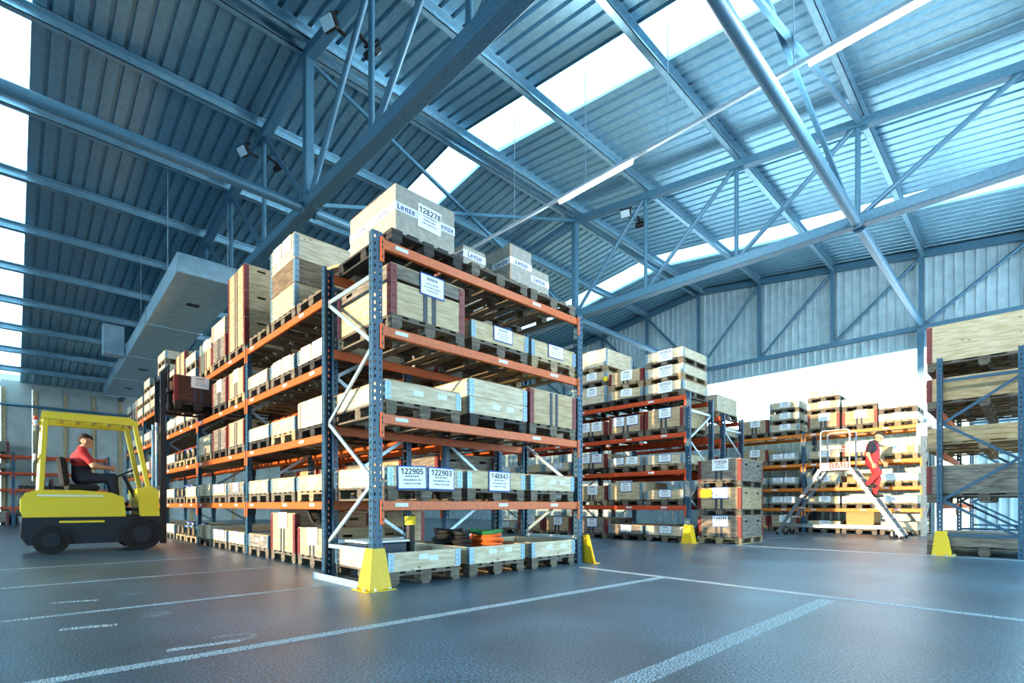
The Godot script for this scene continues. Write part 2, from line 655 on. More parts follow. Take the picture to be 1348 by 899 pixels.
	while z < ZS:
		var open = false
		var z2 = z + 1.0
		for g in gates:
			if z >= g[0] - 0.001 and z < g[1] - 0.001:
				open = true
				z2 = min(z2, g[1])
			elif z < g[0]:
				z2 = min(z2, g[0])
		z2 = min(z2, ZS)
		var y0 = 6.0 if open else 0.0
		var top = min(roof_y(z), roof_y(z2)) + 0.1
		part(west, "wall_panel", box(0.2, top - y0, z2 - z), M.wall_sheet, Vector3(XWEST - 0.1, (y0 + top) / 2, (z + z2) / 2))
		z = z2
	# south wall, beside and behind the lens: ribbed boards with one wide open gate
	var south = struct("wall_south", "ribbed wall with one wide open gate", "wall")
	for k in 31:
		var x = XWEST + 0.5 + k
		var y0 = 5.4 if x > 7.0 and x < 17.7 else 0.0
		var top = roof_y(ZS) + 0.1
		part(south, "wall_panel", box(1.0, top - y0, 0.2), M.wall_sheet, Vector3(x, (y0 + top) / 2, ZS + 0.1))
	# the yard outside the west gates
	var yard = struct("ground_outside", "dark asphalt yard outside the tall gates", "yard")
	part(yard, "yard_surface", box(70.0, 0.3, 120.0), M.yard_asphalt, Vector3(XWEST - 35.25, -0.17, -10))


func roof_steel() -> void:
	# purlins, each a channel the length of the hall
	for k in range(-10, 7):
		var zs = [ZR + k * 2.22] if k != 0 else [ZR - 0.16, ZR + 0.16]
		for z in zs:
			var y = roof_y(z) - 0.115
			var p = struct("purlin", "blue-grey steel purlin under the ribbed roof sheets", "purlin")
			p.set_meta("group", "roof purlins")
			var st = st_new()
			var x0 = XWEST
			var x1 = XE - 0.05
			add_box(st, Vector3(x0, y - 0.11, z - 0.006), Vector3(x1, y + 0.11, z + 0.006))
			add_box(st, Vector3(x0, y - 0.11, z), Vector3(x1, y - 0.095, z + 0.11))
			add_box(st, Vector3(x0, y + 0.095, z), Vector3(x1, y + 0.11, z + 0.11))
			add_box(st, Vector3(x0, y - 0.11, z + 0.1), Vector3(x1, y - 0.07, z + 0.11))
			part(p, "channel", st.commit(), M.purlin)
	for x in [3.72, 11.2]:
		truss(x)
	# tubes that tie the bottom chords, with crossed bars above them
	for z in [ZR, ZR + 3 * 2.22]:
		var spans = [[-3.7, 3.6], [3.84, 11.08], [11.32, XE - 0.25]]
		for i in 3:
			var s = spans[i]
			var t = struct("tie_tube", "round blue-grey tie tube between the roof trusses", "tube")
			t.set_meta("group", "tie tubes")
			rod(t, "tube", M.truss_paint, Vector3(s[0], 6.02, z), Vector3(s[1], 6.02, z), 0.085, 20)
			for e in s:
				rod(t, "end_flange", M.truss_paint, Vector3(e - 0.012, 6.02, z), Vector3(e + 0.012, 6.02, z), 0.11, 16)
			if i == 1:
				var b = struct("cross_brace", "pair of crossed flat steel bars between two trusses", "brace")
				b.set_meta("group", "crossed braces")
				var top = roof_y(z) - 0.35
				bar(b, "brace_bar", M.truss_paint, Vector3(s[0] - 0.05, 6.12, z + 0.05), Vector3(s[1] + 0.05, top, z + 0.05), 0.06, 0.06)
				bar(b, "brace_bar", M.truss_paint, Vector3(s[0] - 0.05, top, z - 0.05), Vector3(s[1] + 0.05, 6.12, z - 0.05), 0.06, 0.06)


func truss(x: float) -> void:
	var t = struct("roof_truss", "blue-grey steel roof truss over the corner rack" if x < 5 else "blue-grey steel roof truss between the lamps and the ribbed wall", "truss")
	var yb = 6.08
	bar(t, "bottom_chord", M.truss_paint, Vector3(x, yb, -29.5), Vector3(x, yb, ZS - 0.1), 0.22, 0.20, Vector3.UP, 0.012)
	for s in [-1, 1]:
		var far = ZN + 0.1 if s < 0 else ZS - 0.1
		bar(t, "top_chord", M.truss_paint, Vector3(x, YR - 0.31, ZR), Vector3(x, roof_y(far) - 0.31, far), 0.18, 0.16, Vector3.UP, 0.01)
	bar(t, "king_post", M.truss_paint, Vector3(x, yb + 0.09, ZR), Vector3(x, YR - 0.38, ZR), 0.15, 0.15, Vector3.RIGHT, 0.01)
	for k in range(-8, 7):
		if k == 0:
			continue
		var z = ZR + k * 2.22
		var top = roof_y(z) - 0.38
		if top - yb > 0.3:
			rod(t, "web_post", M.truss_paint, Vector3(x, yb + 0.08, z), Vector3(x, top, z), 0.045)
		var zi = ZR + (k - sign(k)) * 2.22
		rod(t, "web_diagonal", M.truss_paint, Vector3(x, yb + 0.09, zi + 0.06 * sign(k)), Vector3(x, top + 0.02, z - 0.07 * sign(k)), 0.048)
		part(t, "gusset_plate", box(0.02, 0.2, 0.3), M.truss_paint, Vector3(x, top + 0.02, z))
	part(t, "splice_plate", box(0.2, 0.012, 0.5), M.truss_paint, Vector3(x, yb - 0.107, ZR))


func hall_services() -> void:
	# the air duct, made of four-metre lengths
	var duct = thing("air_duct", "long flat galvanised air duct hung below the roof", "duct", Vector3(2.39, 5.6, -12.23), deg_to_rad(-1.5))
	var w = 1.26
	var lens = [4.1, 3.9, 3.9, 4.0]
	var z = 0.0
	for i in lens.size():
		var l = lens[i]
		part(duct, "duct_length", cham(w, 0.41, l - 0.02, 0.012), M.duct, Vector3(w / 2, 0.205, z - l / 2))
		part(duct, "joint_flange", box(w + 0.05, 0.45, 0.03), M.duct, Vector3(w / 2, 0.205, z - l))
		if i != 1:
			var v = part(duct, "vent_grille", box(0.26, 0.012, 0.2), M.black, Vector3(w * 0.5, -0.006, z - l * 0.45))
			for q in 4:
				part(v, "slat", box(0.25, 0.006, 0.012), M.band, Vector3(0, -0.007, -0.075 + q * 0.05))
		for xx in [0.03, w - 0.03]:
			rod(duct, "hanger_wire", M.galv, Vector3(xx, 0.2, z - l * 0.3), Vector3(xx, roof_y(-12.23 + z - l * 0.3) - 5.62, z - l * 0.3), 0.008, 6)
		z -= l
	part(duct, "riser_duct", cham(0.55, 0.95, 0.5, 0.02), M.duct, Vector3(-0.30, 0.55, -8.7))
	# lamp rail with two lit fittings
	var rail = thing("lamp_rail", "thin white lamp rail on chains with two lit tubes", "lamp", Vector3(7.3, 6.5, 0))
	bar(rail, "rail_body", M.tape_white, Vector3(0, 0.045, -9.2), Vector3(0, 0.045, 5.5), 0.05, 0.05)
	for zz in [-7.4, -5.6, -4.0, -2.2, -0.3, 2.0, 4.0]:
		rod(rail, "chain", M.galv, Vector3(0, 0.07, zz), Vector3(0, roof_y(zz) - 6.6, zz), 0.008, 6)
	for zz in [-5.42, -1.24]:
		var fit = part(rail, "lamp_housing", cham(0.07, 0.04, 1.6, 0.008), M.tape_white, Vector3(0, 0.02, zz))
		var tb = part(fit, "lamp_tube", cyl(0.028, 1.56, 12), M.tube_glow, Vector3(0, -0.045, 0), Vector3(PI / 2, 0, 0))
		tb.set_meta("label", "glowing white tube")
		for q in 3:
			var l := OmniLight3D.new()
			l.name = "tube_light"
			l.light_color = Color(0.92, 0.98, 1.0)
			l.light_energy = 4.5
			l.omni_range = 40.0
			l.omni_attenuation = 2.0
			l.light_size = 0.03
			l.shadow_enabled = true
			rail.add_child(l, true)
			l.position = Vector3(0, -0.10, zz + (q - 1) * 0.5)
	# flood lamps on the trusses (not lit)
	for a in [[3.72, ZR - 2.22 - 0.1, 8.05, 0.5], [3.72, ZR + 2.22 - 0.6, 8.0, 0.5], [11.2, ZR + 2.22 - 0.35, 8.05, 0.4]]:
		for s in [-1, 1]:
			var near = "over the air duct" if a[1] < ZR else ("above the corner rack" if a[0] < 5 else "beside the lit tubes")
			var f = thing("flood_lamp", "black unlit flood lamp turned %s, on the truss %s" % ["toward the gates" if s < 0 else "toward the ribbed wall", near], "lamp", Vector3(a[0] + 0.35 * s, a[2], a[1]), PI / 2 * s + 0.3, "flood lamps on the trusses")
			part(f, "housing", cham(0.26, 0.20, 0.10, 0.02), M.black, Vector3(0, 0, 0), Vector3(0.6, 0, 0))
			var gz = part(f, "front_glass", box(0.22, 0.16, 0.012), M.glass_dull, Vector3(0, -0.035, 0.048), Vector3(0.6, 0, 0))
			gz.set_meta("label", "dull unlit glass")
			bar(f, "bracket", M.black, Vector3(0, 0.02, -0.04), Vector3(0, 0.05, -0.30), 0.05, 0.03)
			part(f, "yoke", box(0.30, 0.025, 0.03), M.black, Vector3(0, 0.12, -0.02))


func floor_marks() -> void:
	# worn painted lines: [from, to, width]
	var lines = [
		[Vector2(-0.5, -3.24), Vector2(5.25, -2.95), 0.085, "long worn white floor line in front of the corner rack"],
		[Vector2(-3.0, -5.12), Vector2(2.3, -5.04), 0.06, "worn white floor line meeting the foot of the corner rack"],
		[Vector2(-4.0, -7.16), Vector2(2.6, -7.06), 0.06, "worn white floor line beside the red-cornered crate"],
		[Vector2(-4.0, -9.2), Vector2(2.6, -9.1), 0.06, "faint white floor line beside the fork truck"],
		[Vector2(5.37, -4.2), Vector2(5.07, 1.2), 0.075, "white floor line from the corner rack across the open floor"],
		[Vector2(1.2, -1.32), Vector2(5.05, -1.25), 0.13, "broad rubbed white floor line in the open floor"],
		[Vector2(10.55, -4.6), Vector2(10.7, 0.8), 0.07, "white floor line passing the yellow guard of the end rack"],
		[Vector2(0.22, -4.48), Vector2(0.51, -4.40), 0.05, "short white floor dash between the long lines"],
		[Vector2(0.23, -5.75), Vector2(0.52, -5.66), 0.05, "short white floor dash toward the fork truck"],
		[Vector2(0.62, -3.42), Vector2(0.98, -3.36), 0.05, "short white floor dash touching the long line"],
		[Vector2(12.4, -4.6), Vector2(15.0, -4.4), 0.06, "faint white floor line leading to the mobile steps"],
	]
	for l in lines:
		var o = struct("floor_line", l[3], "floor line", Vector3((l[0].x + l[1].x) / 2, 0.0, (l[0].y + l[1].y) / 2))
		var d = l[1] - l[0]
		part(o, "paint", box(d.length(), 0.003, l[2]), M.line_faint if l[3].contains("rubbed") or l[3].contains("faint") else M.line_paint, Vector3(0, 0.0016, 0), Vector3(0, -atan2(d.y, d.x), 0))
	# hand-painted curls
	for c in [[Vector2(0.75, -4.62), 0.10, "small white painted curl beside a short floor dash"], [Vector2(0.95, -3.45), 0.14, "white painted loop on the long floor line"], [Vector2(0.75, -5.85), 0.10, "small white painted hook near the fork truck"]]:
		var o = struct("floor_curl", c[2], "floor mark", Vector3(c[0].x, 0, c[0].y))
		var pts = []
		for k in 14:
			var a = -2.2 + k * 0.36
			pts.append(Vector3(cos(a) * c[1], 0.0015, sin(a) * c[1] * 0.7))
		pts.append(pts[13] + Vector3(c[1] * 1.6, 0, -0.02))
		var st = st_new()
		for k in pts.size() - 1:
			var n = (pts[k + 1] - pts[k]).cross(Vector3.UP).normalized() * 0.018
			quad(st, pts[k] - n, pts[k] + n, pts[k + 1] + n, pts[k + 1] - n, Vector3.UP)
		part(o, "paint", st.commit(), M.line_faint)


# ================= racks =================
func upright_mesh(h: float) -> Mesh:
	# perforated open section: web toward +z, two flanges, two lips
	var key = "up%.3f" % h
	if cache.has(key):
		return cache[key]
	var st = st_new()
	var xs = [-0.055, -0.037, -0.021, 0.021, 0.037, 0.055]
	var zs = [-0.035, -0.010, 0.008, 0.035]
	var y = 0.0
	while y < h - 0.01:
		var a = min(y + 0.042, h)
		var b = min(y + 0.072, h)
		quad(st, Vector3(-0.055, y, 0.035), Vector3(0.055, y, 0.035), Vector3(0.055, a, 0.035), Vector3(-0.055, a, 0.035), Vector3(0, 0, 1))
		for c in [0, 2, 4]:
			quad(st, Vector3(xs[c], a, 0.035), Vector3(xs[c + 1], a, 0.035), Vector3(xs[c + 1], b, 0.035), Vector3(xs[c], b, 0.035), Vector3(0, 0, 1))
		for s in [-1.0, 1.0]:
			var x = 0.055 * s
			quad(st, Vector3(x, y, -0.035), Vector3(x, y, 0.035), Vector3(x, a, 0.035), Vector3(x, a, -0.035), Vector3(s, 0, 0))
			for c in [0, 2]:
				quad(st, Vector3(x, a, zs[c]), Vector3(x, a, zs[c + 1]), Vector3(x, b, zs[c + 1]), Vector3(x, b, zs[c]), Vector3(s, 0, 0))
		y = b
	for s in [-1.0, 1.0]:
		quad(st, Vector3(0.055 * s, 0, -0.035), Vector3(0.034 * s, 0, -0.035), Vector3(0.034 * s, h, -0.035), Vector3(0.055 * s, h, -0.035), Vector3(0, 0, -1))
		add_box(st, Vector3(0.006 * s - 0.004, 0, 0.028), Vector3(0.006 * s + 0.004, h, 0.034))
	cache[key] = st.commit()
	return cache[key]


func rack(r: Dictionary) -> void:
	var t = thing("pallet_rack", r.label, "rack", r.o, r.th)
	r.node = t
	var h = r.h
	var beam_m = M[r.beam]
	var xs = [0.0]
	for b in r.bays:
		xs.append(xs[-1] + b)
	for i in xs.size():
		var x = xs[i]
		for z in [0.0, -r.depth]:
			part(t, "upright", upright_mesh(h), M.rack_blue, Vector3(x, 0.008, z), Vector3(0, 0.0 if z == 0.0 else PI, 0))
			part(t, "foot_plate", box(0.15, 0.008, 0.13), M.rack_blue, Vector3(x, 0.004, z))
		var bm_ = M[r.get("brace", "galv")]
		var k = h / 3.5
		var zf = -0.03
		var zr = -r.depth + 0.03
		var off = 0.0
		for y in [0.365, 3.1]:
			bar(t, "brace", bm_, Vector3(x + off, y * k, zf), Vector3(x + off, y * k, zr), 0.02, 0.045)
		var zig = [[zr, 0.41], [zf, 1.06], [zr, 1.74], [zf, 2.42], [zr, 3.08]]
		if r.get("flip", false):
			zig = [[zf, 0.37], [zr, 0.98], [zf, 1.66], [zr, 2.34], [zf, 3.02]]
		for q in 4:
			bar(t, "brace", bm_, Vector3(x, zig[q][1] * k, zig[q][0]), Vector3(x, zig[q + 1][1] * k, zig[q + 1][0]), 0.018, 0.042)
	for i in r.bays.size():
		var levels = r.levels
		var x0 = xs[i] + 0.056
		var x1 = xs[i + 1] - 0.056
		for lv in levels.size():
			var y = levels[lv]
			for z in [0.012, -r.depth - 0.012]:
				var front = z > 0
				var bm = part(t, "shelf_beam", cham(x1 - x0, 0.10, 0.046, 0.006), beam_m, Vector3((x0 + x1) / 2, y - 0.05, z))
				var l = (x1 - x0) / 2
				var sgn = 1.0 if front else -1.0
				for s in [-1.0, 1.0]:
					var c = part(bm, "connector", cham(0.045, 0.25, 0.012, 0.004), beam_m, Vector3(s * (l + 0.008), -0.065, sgn * 0.031))
					if r.get("fine", false) and front:
						for q in [0.07, 0.02, -0.07]:
							part(c, "hook_slot", box(0.012, 0.03, 0.004), M.black, Vector3(0, q, 0.0055))
				if front and r.get("stickers", true):
					for q in ([-l + 0.22, 0.1, l - 0.5] if lv % 2 == 0 else [-l + 0.22, l * 0.45]):
						part(bm, "label_sticker", box(0.15, 0.038, 0.002), M.sticker, Vector3(q, 0.008, 0.0242))


func where_of(r: Dictionary, lv: int, n: int) -> String:
	var shelf = ["floor row", "lowest shelf", "second shelf", "third shelf", "top shelf"][lv]
	var ord = ["first", "second", "third", "fourth", "fifth", "sixth", "seventh", "eighth", "ninth", "tenth", "eleventh", "twelfth", "thirteenth", "fourteenth", "fifteenth"][n]
	return "%s, %s, %s from %s" % [shelf, r.phrase, ord, r.ref]


# ---- pallets ----
func pallet(pos: Vector3, th: float, w: float, d: float, tone: Material, label: String, lod: int) -> float:
	var t = thing("pallet", label, "pallet", pos, th, "wooden pallets")
	var key = "pal%.3f,%.3f" % [w, d]
	if lod > 0:
		if not cache.has(key):
			var st = st_new()
			for i in 5:
				var x = -w / 2 + 0.065 + i * (w - 0.13) / 4
				add_box(st, Vector3(x - 0.065, 0.122, -d / 2), Vector3(x + 0.065, 0.144, d / 2))
			for i in 3:
				var z = (i - 1) * (d / 2 - 0.05)
				add_box(st, Vector3(-w / 2, 0.1, z - 0.05), Vector3(w / 2, 0.1219, z + 0.05))
				var x = (i - 1) * (w / 2 - 0.05)
				add_box(st, Vector3(x - 0.05, 0.0, -d / 2), Vector3(x + 0.05, 0.0219, d / 2))
				for j in 3:
					var zz = (j - 1) * (d / 2 - 0.06)
					var hw = 0.07 if i == 1 else 0.055
					add_box(st, Vector3(x - hw, 0.022, zz - 0.06), Vector3(x + hw, 0.0999, zz + 0.06))
			cache[key] = st.commit()
		part(t, "pallet_body", cache[key], tone)
		return 0.145
	for i in 5:
		part(t, "deck_board", box(0.13, 0.022, d), tone, Vector3(-w / 2 + 0.065 + i * (w - 0.13) / 4, 0.133, 0))
	for i in 3:
		part(t, "cross_board", box(w, 0.0218, 0.10), tone, Vector3(0, 0.111, (i - 1) * (d / 2 - 0.05)))
		var x = (i - 1) * (w / 2 - 0.05)
		part(t, "skid", box(0.10, 0.0218, d), tone, Vector3(x, 0.0109, 0))
		for j in 3:
			part(t, "block", cham(0.14 if i == 1 else 0.125, 0.078, 0.12, 0.004), tone, Vector3((i - 1) * (w / 2 - 0.0625), 0.061, (j - 1) * (d / 2 - 0.06)))
	return 0.145


# ---- crates ----
func corner_mesh(leg: float, h: float, t: float, rivets: int) -> Mesh:
	# an angle whose outer edge stands at the origin; legs run to -x (on +z) and -z (on +x)
	var key = "cor%.3f,%.3f,%d" % [leg, h, rivets]
	if cache.has(key):
		return cache[key]
	var st = st_new()
	add_box(st, Vector3(-leg, 0, 0), Vector3(t, h, t))
	add_box(st, Vector3(0, 0, -leg), Vector3(t, h, 0))
	for k in rivets:
		var y = h * (k + 0.5) / rivets
		add_box(st, Vector3(-leg * 0.55 - 0.009, y - 0.009, t), Vector3(-leg * 0.55 + 0.009, y + 0.009, t + 0.006))
		add_box(st, Vector3(t, y - 0.009, -leg * 0.55 - 0.009), Vector3(t + 0.006, y + 0.009, -leg * 0.55 + 0.009))
	cache[key] = st.commit()
	return cache[key]


func hinge_mesh(h: float) -> Mesh:
	var key = "hin%.3f" % h
	if cache.has(key):
		return cache[key]
	var st = st_new()
	var t = 0.004
	for k in 4:
		var y = h * (k + 0.08) / 4
		var g = h * 0.84 / 4
		add_box(st, Vector3(-0.06, y, 0), Vector3(-0.008, y + g, t))
		add_box(st, Vector3(0, y, -0.06), Vector3(t, y + g, -0.008))
		add_box(st, Vector3(-0.045, y + g * 0.3, t), Vector3(-0.03, y + g * 0.7, t + 0.005))
		add_box(st, Vector3(t, y + g * 0.3, -0.045), Vector3(t + 0.005, y + g * 0.7, -0.03))
	add_box(st, Vector3(-0.012, 0, -0.012), Vector3(0.008, h, 0.008))
	cache[key] = st.commit()
	return cache[key]


func slot_board(len_: float, h: float, t: float) -> Mesh:
	# a board along z with a hand slot near its top; thickness along x
	var key = "slb%.3f,%.3f" % [len_, h]
	if cache.has(key):
		return cache[key]
	var st = st_new()
	var a = 0.07
	var y0 = h * 0.45
	var y1 = min(y0 + 0.035, h * 0.85)
	var l = len_ / 2
	for s in [-1.0, 1.0]:
		var c = s * l * 0.55
		add_box(st, Vector3(-t / 2, y0, min(c + s * a, s * l)), Vector3(t / 2, y1, max(c + s * a, s * l)))
	add_box(st, Vector3(-t / 2, y0, -l * 0.55 + a), Vector3(t / 2, y1, l * 0.55 - a))
	add_box(st, Vector3(-t / 2, 0, -l), Vector3(t / 2, y0, l))
	add_box(st, Vector3(-t / 2, y1, -l), Vector3(t / 2, h, l))
	cache[key] = st.commit()
	return cache[key]


func put_sign(t: Node, code: String, x: float, y: float, z: float, w: float, h: float, text := "", tilt := 0.0) -> MeshInstance3D:
	# code: b = blue sleeve, w = bare paper
	var head = "0" if text != "" else "1"
	var m = M["print%s%s%d" % [head, "1" if code == "b" else "0", rng.randi_range(0, 1)]]
	var s = part(t, "paper_sign", sheet(w, h), m, Vector3(x, y, z), Vector3(0, 0, tilt))
	if text != "":
		letters(s, text, h * 0.26, M.ink, Vector3(0, h * 0.26, 0.0015))
	return s


func collar_crate(pos: Vector3, th: float, w: float, d: float, n: int, tone: Array, label: String, o := {}) -> float:
	var t = thing("collar_crate", label, "crate", pos, th, "hinged collar crates")
	var hh = o.get("bh", 0.195)
	var lod = o.get("lod", 0)
	for k in n:
		var m = M[tone[k % tone.size()]]
		var y = k * (hh + 0.004) + hh / 2
		var split = o.get("split", 1)
		for q in split:
			var yy = k * (hh + 0.004) + hh * (q + 0.5) / split
			var bh = hh / split - (0.003 if split > 1 else 0.0)
			part(t, "front_board", box(w, bh, 0.022), m, Vector3(0, yy, d / 2 - 0.011))
			for s in [-1.0, 1.0]:
				part(t, "side_board", box(0.022, bh, d - 0.045), m, Vector3(s * (w / 2 - 0.011), yy, 0))
		part(t, "back_board", box(w, hh, 0.022), m, Vector3(0, y, -d / 2 + 0.011))
		for c in 4:
			var sx = 1.0 if c == 0 or c == 1 else -1.0
			var sz = 1.0 if c == 0 or c == 3 else -1.0
			if lod > 0 and sz < 0:
				continue
			part(t, "corner_hinge", hinge_mesh(hh * 0.95), M.hinge, Vector3(sx * w / 2, y - hh * 0.475, sz * d / 2), Vector3(0, c * PI / 2, 0))
	var top = n * (hh + 0.004)
	if not o.get("open", false):
		part(t, "lid", box(w - 0.006, 0.012, d - 0.006), M.ply, Vector3(0, top + 0.004, 0))
		top += 0.012
	signs_on(t, o, w, d, n * hh)
	if lod == 0 and o.get("signs", "") == "":
		for q in 2:
			part(t, "small_sticker", box(0.12, 0.055, 0.002), M.sticker, Vector3(rng.randf_range(-0.05, 0.1) + q * 0.24 - 0.1, hh * rng.randf_range(0.55, 0.75), d / 2 + 0.001))
	return top


func signs_on(t: Node, o: Dictionary, w: float, d: float, h: float) -> void:
	var code = o.get("signs", "")
	var texts = o.get("texts", [])
	var n = code.length()
	for i in n:
		var x = 0.03 if n == 1 else (i - (n - 1) / 2.0) * w * 0.40
		var big = texts.size() > 0
		var sh = clampf(h * 0.9, 0.17, 0.23) if not big else 0.245
		put_sign(t, code[i], x, max(h - sh / 2 + 0.02, sh / 2 - 0.03), d / 2 + 0.009, 0.31 if not big else 0.35, sh, texts[i] if i < texts.size() else "", rng.randf_range(-0.03, 0.03))


func corner_crate(pos: Vector3, th: float, w: float, d: float, h: float, tone: String, label: String, o := {}) -> float:
	var t = thing("corner_crate", label, "crate", pos, th, "maroon-cornered crates")
	var lod = o.get("lod", 0)
	var m = M[tone]
	var rows = o.get("rows", 3 if h > 0.36 else 2)
	if lod > 1:
		rows = 1
	var gap = o.get("gap", 0.0)
	var bh = h / rows
	for k in rows:
		var y = bh * (k + 0.5)
		var g = 0.003 + (gap if k == rows - 1 else 0.0)
		var mm = M.wood_grey if gap > 0 and k == rows - 1 else m
		part(t, "front_board", box(w, bh - g, 0.022), mm, Vector3(0, y + g / 2, d / 2 - 0.011))
		for s in [-1.0, 1.0]:
			if k == rows - 1 and lod < 2:
				part(t, "side_board", slot_board(d - 0.045, bh - 0.003, 0.022), mm, Vector3(s * (w / 2 - 0.011), bh * k, 0))
			else:
				part(t, "side_board", box(0.022, bh - 0.003, d - 0.045), mm, Vector3(s * (w / 2 - 0.011), y, 0))
	part(t, "back_board", box(w, h, 0.022), m, Vector3(0, h / 2, -d / 2 + 0.011))
	for c in 4:
		var sx = 1.0 if c == 0 or c == 1 else -1.0
		var sz = 1.0 if c == 0 or c == 3 else -1.0
		part(t, "corner_angle", corner_mesh(0.07, h, 0.005, 4), M.maroon, Vector3(sx * w / 2, 0, sz * d / 2), Vector3(0, c * PI / 2, 0), "maroon riveted corner angle")
	for s in ([-1.0, 1.0] if o.get("bands", true) else []):
		part(t, "band", box(0.05, h, 0.005), M.band, Vector3(s * 0.055 + 0.0, h / 2, d / 2 + 0.0026))
	part(t, "lid", box(w - 0.006, 0.012, d - 0.006), M.ply, Vector3(0, h + 0.006, 0))
	signs_on(t, o, w, d, h)
	return h + 0.013


func plain_box(pos: Vector3, th: float, w: float, d: float, h: float, tone: String, label: String, o := {}) -> float:
	var t = thing("plywood_case", label, "case", pos, th, "plain plywood cases")
	var m = M[tone]
	part(t, "front_panel", box(w, h, 0.02), m, Vector3(0, h / 2, d / 2 - 0.01))
	part(t, "back_panel", box(w, h, 0.02), m, Vector3(0, h / 2, -d / 2 + 0.01))
	for s in [-1.0, 1.0]:
		part(t, "side_panel", box(0.02, h, d - 0.041), m, Vector3(s * (w / 2 - 0.01), h / 2, 0))
		part(t, "edge_batten", box(0.06, h, 0.015), m, Vector3(s * (w / 2 - 0.03), h / 2, d / 2 + 0.0078))
	part(t, "lid", box(w, 0.015, d), m, Vector3(0, h + 0.008, 0))
	signs_on(t, o, w, d + 0.02, h)
	return h + 0.016


func carton(pos: Vector3, th: float, w: float, d: float, h: float, tone: String, label: String, text := "") -> Node3D:
	var t = thing("carton", label, "carton", pos, th, "cardboard cartons")
	part(t, "body", cham(w, h - 0.012, d, 0.006), M[tone], Vector3(0, h / 2 - 0.006, 0))
	for s in [-1.0, 1.0]:
		part(t, "flap", box(w - 0.004, 0.005, d / 2 - 0.004), M[tone], Vector3(0, h - 0.008, s * d / 4), Vector3(s * 0.012, 0, 0))
	if text != "":
		var b = part(t, "tape", box(w + 0.004, 0.085, 0.003), M.tape_white, Vector3(0, h * 0.55, d / 2 + 0.001))
		var n = int(max(1.0, w / 0.24))
		for i in n:
			letters(b, text, 0.06, M.tape_blue, Vector3((i - (n - 1) / 2.0) * w / n, 0, 0.002))
		var c = part(t, "tape", box(0.003, 0.085, d + 0.004), M.tape_white, Vector3(-w / 2 - 0.001, h * 0.55, 0))
		for i in 2:
			letters(c, text, 0.06, M.tape_blue, Vector3(-0.002, 0, (i - 0.5) * d * 0.5), Vector3(0, -PI / 2, 0))
	return t


func reel(pos: Vector3, label: String, r := 0.42, upright := false) -> void:
	var t = thing("cable_reel", label, "reel", pos, 0.0, "wooden cable reels")
	var b = Node3D.new()
	b.name = "drum"
	t.add_child(b)
	if upright:
		b.rotation = Vector3(PI / 2, 0, 0)
		b.position = Vector3(0, r, 0)
	for y in [0.02, 0.40]:
		part(b, "flange", cyl(r, 0.035, 28), M.pine_warm, Vector3(0, y, 0))
	part(b, "core", cyl(r * 0.45, 0.345, 20), M.wood_old, Vector3(0, 0.21, 0))
	part(b, "cable_coil", lathe([Vector2(r * 0.46, 0.04), Vector2(r * 0.8, 0.05), Vector2(r * 0.83, 0.2), Vector2(r * 0.8, 0.37), Vector2(r * 0.46, 0.38)], 24), M.black)


func fitting(pos: Vector3, th: float, label: String) -> void:
	var t = thing("pipe_valve", label, "valve", pos, th, "valves and pipe fittings on pallets")
	part(t, "body", lathe([Vector2(0.0, 0.0), Vector2(0.09, 0.02), Vector2(0.12, 0.10), Vector2(0.09, 0.18), Vector2(0.03, 0.22), Vector2(0.03, 0.26), Vector2(0.0, 0.26)], 14), M.galv)
	rod(t, "pipe", M.galv, Vector3(-0.2, 0.1, 0), Vector3(0.2, 0.1, 0), 0.06)
	for s in [-1, 1]:
		rod(t, "flange", M.wood_old, Vector3(0.2 * s, 0.1, 0), Vector3(0.225 * s, 0.1, 0), 0.10, 16)
	part(t, "hand_wheel", cyl(0.08, 0.025, 14), M.blue_plastic, Vector3(0, 0.27, 0))


